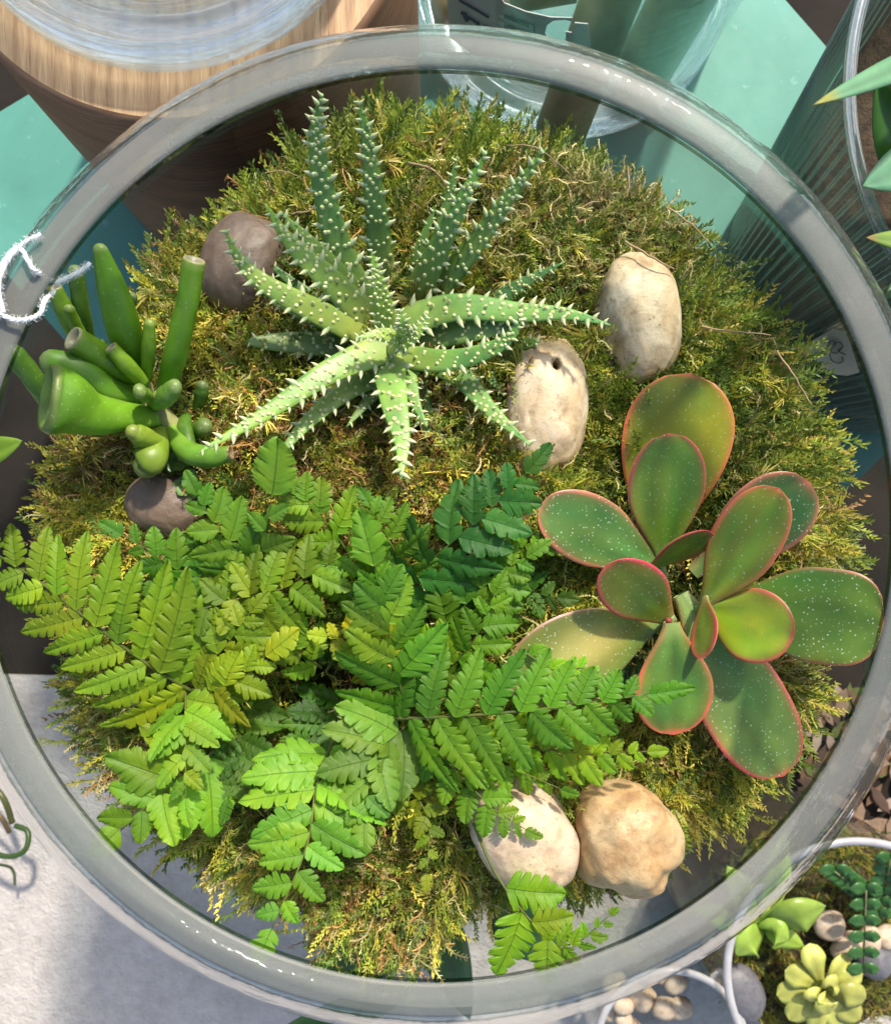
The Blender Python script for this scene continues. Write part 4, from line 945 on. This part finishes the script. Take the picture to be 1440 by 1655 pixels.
for ln in ([(1343,556),(1350,546),(1356,552),(1347,562),(1357,566),(1366,558)],[(1352,552),(1362,548),(1368,556),(1360,562),(1372,568)],[(1346,566),(1349,577),(1360,582),(1368,578),(1366,572)]):
    c=cr([wallpt(x,y)+Vector((-.0008,-.0006,.0002)) for x,y in ln],24); V,Fc=tube(c,[.00035]*24,4); A.add(V,Fc,(.05,.06,.07))
o=A.build('handwriting',M['ink'],st); 
# leaves of the plant inside
pl=empty('house_plant',(rc_.x,rc_.y,.17)); tag(pl,'dark broad-leaved green plant growing in the ribbed vase','plant'); I=Matrix.Translation(-Vector(pl.location))
def bleaf(pts,w,col,parent,I,fold=.15,rnd=False,mat=None,tipc=None,name='leaf'):
    c=cr([P(*p) for p in pts],16); T,Sd,U=frames(c); dm=np.mean([p[2] for p in pts]); W0=w*PXM(dm)/2; V=[];C=[]
    for i in range(16):
        t=i/15; ww=(W0*(math.sin(math.pi*min(1,.04+t*.96)**.85)**.8) if not rnd else W0*(.22+.78*min(1,t/.62)**1.4)*(1-max(0,(t-.62)/.38)**2.4)**.5)+1e-5
        for v in (-1,-.5,0,.5,1): V.append(c[i]+Sd[i]*v*ww+U[i]*(abs(v)*fold*ww*1.2-.15*ww*v*v)); C.append(np.array(col)*(1-.25*(v==0)) if tipc is None or t<.9 else np.array(tipc))
    Fc=[(i*5+k,i*5+k+1,i*5+k+6,i*5+k+5) for i in range(15) for k in range(4)]
    o=mk(name,V,Fc,mat or M['vleaf'],parent,col=C); sm=o.modifiers.new('t','SOLIDIFY'); sm.thickness=.0005
    if parent is not None: o.matrix_parent_inverse=I
    return o
bleaf([(1560,330,.40),(1480,260,.345),(1415,130,.325)],130,(.05,.15,.015),pl,I)
bleaf([(1640,220,.38),(1540,120,.33),(1470,20,.31)],150,(.04,.12,.02),pl,I)
bleaf([(1620,30,.34),(1480,95,.27),(1315,168,.24)],44,(.16,.36,.20),pl,I,tipc=(.34,.34,.08))
bleaf([(1600,230,.37),(1490,262,.33),(1395,300,.315)],90,(.12,.30,.16),pl,I)
bleaf([(1560,400,.37),(1480,390,.34),(1400,383,.33)],40,(.22,.34,.06),pl,I,tipc=(.34,.24,.08))
bleaf([(1540,460,.42),(1500,440,.38),(1430,480,.37)],70,(.05,.14,.03),pl,I)
for i in range(7):
    a=i*.9; r=.09; x,y=rc_.x+r*math.cos(a),rc_.y+r*math.sin(a); c=cr([(rc_.x+.02*math.cos(a),rc_.y+.02*math.sin(a),.165),((x+rc_.x)/2,(y+rc_.y)/2,.22),(x,y,.235)],12); T,Sd,U=frames(c); V=[]
    for k in range(12):
        w=.022*math.sin(math.pi*(.05+.93*k/11))
        for v in (-1,0,1): V.append(c[k]+Sd[k]*v*w+U[k]*abs(v)*w*.3)
    o=mk('leaf',V,[(k*3+j,k*3+j+1,k*3+j+4,k*3+j+3) for k in range(11) for j in range(2)],M['vleaf'],pl,col=[(.03,.10,.02)]*36); o.matrix_parent_inverse=I

# ------------------------------------------------------------------ plant on the pavement seen through the lower wall of the bowl
dl=.74
lp=empty('leafy_plant',P(700,1520,.94)); tag(lp,'dark green leafy plant on the pavement seen below the bowl rim','plant'); I=Matrix.Translation(-Vector(lp.location))
bleaf([(690,1500,.80),(600,1540,.76),(490,1570,.74)],90,(.05,.14,.025),lp,I)
bleaf([(700,1470,.80),(720,1540,.76),(760,1650,.74)],80,(.045,.13,.03),lp,I)
bleaf([(800,1430,.80),(850,1490,.76),(900,1560,.74)],120,(.04,.13,.045),lp,I)
bleaf([(660,1600,.82),(560,1640,.78),(430,1680,.76)],60,(.06,.16,.03),lp,I)
for a,b_ in (((690,1500,.80),(700,1520,.94)),((705,1480,.80),(705,1520,.94)),((800,1430,.80),(720,1520,.94)),((660,1600,.82),(700,1525,.94))):
    V,Fc=tube(cr([P(*a),P(*b_)],5),[.0016]*5,6); o=mk('stem',V,Fc,M['stem'],lp); o.matrix_parent_inverse=I

# ------------------------------------------------------------------ lower right: glass jar with moss, pebbles and plants; a second small one
def jar(cx,cy,rpx,drim,z0,label,name='glass_jar'):
    c=P(cx,cy,drim); r=rpx*PXM(drim); e=empty(name,(c.x,c.y,z0)); tag(e,label,'jar'); z1=D-drim
    V,Fc=lathe([(0,z0+.001),(r*.93,z0+.001),(r*.985,z0+.006)]+[(r,z) for z in np.linspace(z0+.012,z1-.004,8)],96,c.x,c.y); mk('wall',V,Fc,M['wall'],e).matrix_parent_inverse=Matrix.Translation(-Vector(e.location))
    V,Fc=lathe([(r,z1-.004),(r+.002,z1-.002),(r+.002,z1+.001),(r-.001,z1+.0025),(r-.0045,z1+.001),(r-.0045,z1-.002),(r-.002,z1-.004)],96,c.x,c.y); mk('rim',V,Fc,m_simple('pale_glass_rim',(.36,.35,.35),.2,.15),e).matrix_parent_inverse=Matrix.Translation(-Vector(e.location))
    return e,c,r
e,jc,jr=jar(1385,1570,212,.74,ZF,'open glass jar planted with moss and succulents, lower right corner')
zj=D-.83
V,Fc=lathe([(0,ZF+.008),(jr-.008,ZF+.012),(jr-.006,zj-.02),(jr-.007,zj),(jr*.5,zj+.008),(0,zj+.01)],64,jc.x,jc.y,rfun=lambda r,z,a:r*(1-.015*abs(math.sin(5*a))))
tag(mk('potting_soil',V,Fc,M['soil']),'dark soil inside the lower right glass jar','soil',kind='stuff')
AV=[];AF=[];AC=[];cnt=0
for i in range(2600):
    a=random.uniform(0,6.28); r=jr*.93*math.sqrt(random.random()); x,y=jc.x+r*math.cos(a),jc.y+r*math.sin(a); kind=random.choices([0,1,2,3],[2.2,2,.3,1.2])[0]
    place_moss(x,y,zj+.006+.004*nz(x*30,y*30),kind,random.uniform(.008,.017),random.uniform(0,6.28),random.uniform(.1,.8),random.uniform(-.5,.5),.75)
A=Acc(); A.V=AV; A.F=[tuple(f) for f in np.concatenate(AF)]; A.C=AC; A.U=[np.zeros((len(v),2)) for v in AV]; A.n=cnt
tag(A.build('moss',M['moss'],smooth=False),'blurred brown green moss inside the lower right jar','moss',kind='stuff')
PG='pebbles in the lower right jar'
for i,(x,y,a,b_,m,lb) in enumerate(((1345,1500,26,24,'pale','white pebble left of the dark sprig in the lower right jar'),(1372,1535,28,20,'pale','white pebble under the dark sprig in the lower right jar'),(1410,1525,24,18,'pale','rounded pinkish pebble right of the dark sprig in the jar'),(1438,1518,20,22,'pale','pinkish pebble at the right picture edge in the jar'),(1420,1560,30,30,'grey','dark pebble right of the yellow rosette in the jar'),(1205,1612,34,48,'grey','dark pebble at the left wall of the lower right jar'))):
    stone('pebble',x,y,a,b_,i*.7,.80,M[m],lb,'pebble',PG,seed=i*1.7+20,nu=22,nv=14)
def rosette(name,cx,cy,d,label,leaves,w,col,cat='succulent'):
    e=empty(name,P(cx,cy,d+.02)); tag(e,label,cat); I=Matrix.Translation(-Vector(e.location))
    for (x,y,dz,wk) in leaves:
        bleaf([(cx,cy,d+.008),((cx+x)/2,(cy+y)/2,d-.004-dz),(x,y,d-dz)],w*wk,np.array(col)*random.uniform(.75,1.2),e,I,.10,rnd=('yellow' in label))
    return e
RND=True
rosette('yellow_rosette',1330,1600,.79,'pale yellow green rosette succulent in the lower right jar',[(1308,1525,.01,.9),(1268,1570,.005,.9),(1285,1560,.0,.8),(1255,1610,.0,1),(1275,1650,.0,1),(1320,1670,.0,.9),(1360,1660,0,1),(1400,1615,.012,1),(1395,1575,0,.9),(1372,1545,.0,.7),(1390,1650,0,1),(1340,1640,.014,.9),(1355,1590,.014,.8),(1310,1620,.014,.8)],44,(.52,.53,.13))
rosette('yellow_rosette',1235,1500,.79,'bright lime broad leaves beside the bowl rim in the jar, some added as a bowl wall reflection',[(1335,1465,.02,1.5),(1275,1520,.01,1.2),(1190,1545,.01,1.5),(1300,1532,.0,.9),(1175,1400,.04,1.3),(1270,1345,.05,1.2),(1120,1470,.03,1.1)],42,(.36,.52,.08))  # last leaves added to stand in for the lime reflection in the bowl wall
sp=empty('dark_sprig',P(1390,1500,.80)); tag(sp,'dark green sprig with small round leaves at the right picture edge','plant'); I=Matrix.Translation(-Vector(sp.location))
for sx,sy,ex,ey in ((1395,1570,1400,1440),(1420,1480,1440,1390),(1400,1450,1350,1410)):
    V,Fc=tube(cr([P(sx,sy,.80),P(ex,ey,.765)],6),[.0008]*6,5); o=mk('stem',V,Fc,M['darkstem'],sp); o.matrix_parent_inverse=I
    for k in range(6):
        f=k/5; x=sx+(ex-sx)*f;y=sy+(ey-sy)*f
        for s in (-1,1): bleaf([(x,y,.79-.02*f),(x+s*13,y-3,.785-.02*f),(x+s*27,y-2,.785-.02*f)],22,(.05,.15,.035),sp,I)
e2,jc2,jr2=jar(1085,1690,122,.80,ZF,'small glass jar of white pebbles at the bottom edge',)
for i in range(22):
    a=random.uniform(0,6.28); r=jr2*.7*math.sqrt(random.random()); c=Vector((jc2.x+r*math.cos(a),jc2.y+r*math.sin(a),0)); d=.86+random.uniform(0,.02); px=NX+c.x*F/d; py=NY-c.y*F/d
    stone('pebble',px,py,random.uniform(14,22),random.uniform(14,20),a,d,M['pale'],'small white pebble in the jar at the bottom edge','pebble','white pebbles in the small jar',seed=i+40,nu=16,nv=10)
A=Acc()
for i in range(160):
    x,y,z=*(P(random.uniform(1290,1560),random.uniform(1120,1400),.955)).xy,ZF+random.uniform(.001,.006)
    a=random.uniform(0,6.28); L=random.uniform(.010,.026); w=L*random.uniform(.3,.5); c,s_=math.cos(a),math.sin(a)
    pts=[(-1,0,0),(-.3,-.9,.3),(.5,-.7,.1),(1,0,.4),(.4,.8,.2),(-.4,.8,.0)]; V=[(x+c*px*L-s_*py*w,y+s_*px*L+c*py*w,z+pz*L*.3) for px,py,pz in pts]
    A.add(V,[(0,1,2,3),(0,3,4,5)],random.choice([(.30,.20,.13),(.40,.30,.24),(.20,.11,.06),(.14,.16,.04),(.10,.06,.04)]))
tag(A.build('leaf_litter',M['vleaf']),'fallen brown and pinkish leaves on the dark ground at the right','litter',kind='stuff')
# roots and curled leaf at the lower left, outside the bowl
rp=empty('trailing_plant',P(-20,1330,.93)); tag(rp,'blurred trailing plant with curled stem at the lower left edge','plant'); I=Matrix.Translation(-Vector(rp.location))
for pts,w,c in (([(-30,1370,.9),(10,1385,.885),(40,1375,.88),(45,1345,.885),(25,1335,.89)],9,(.05,.10,.02)),([(-30,1395,.92),(10,1400,.91),(22,1410,.91),(24,1430,.925)],5,(.16,.22,.08)),([(-30,1250,.9),(5,1290,.89),(20,1330,.9)],10,(.10,.11,.03)),([(-30,1300,.9),(0,1320,.89),(15,1345,.9)],8,(.16,.11,.05))):
    cc=cr([P(*p) for p in pts],20); V,Fc=tube(cc,[w*PXM(.9)*.5]*20,8); o=mk('stem',V,Fc,M['vleaf'],rp,col=[c]*len(V)); o.matrix_parent_inverse=I
lv=bleaf([(-60,735,.30),(-20,730,.298),(36,712,.296)],52,(.16,.28,.03),None,None,name='stray_leaf'); tag(lv,'single yellow green leaf tip poking in at the left picture edge','leaf')
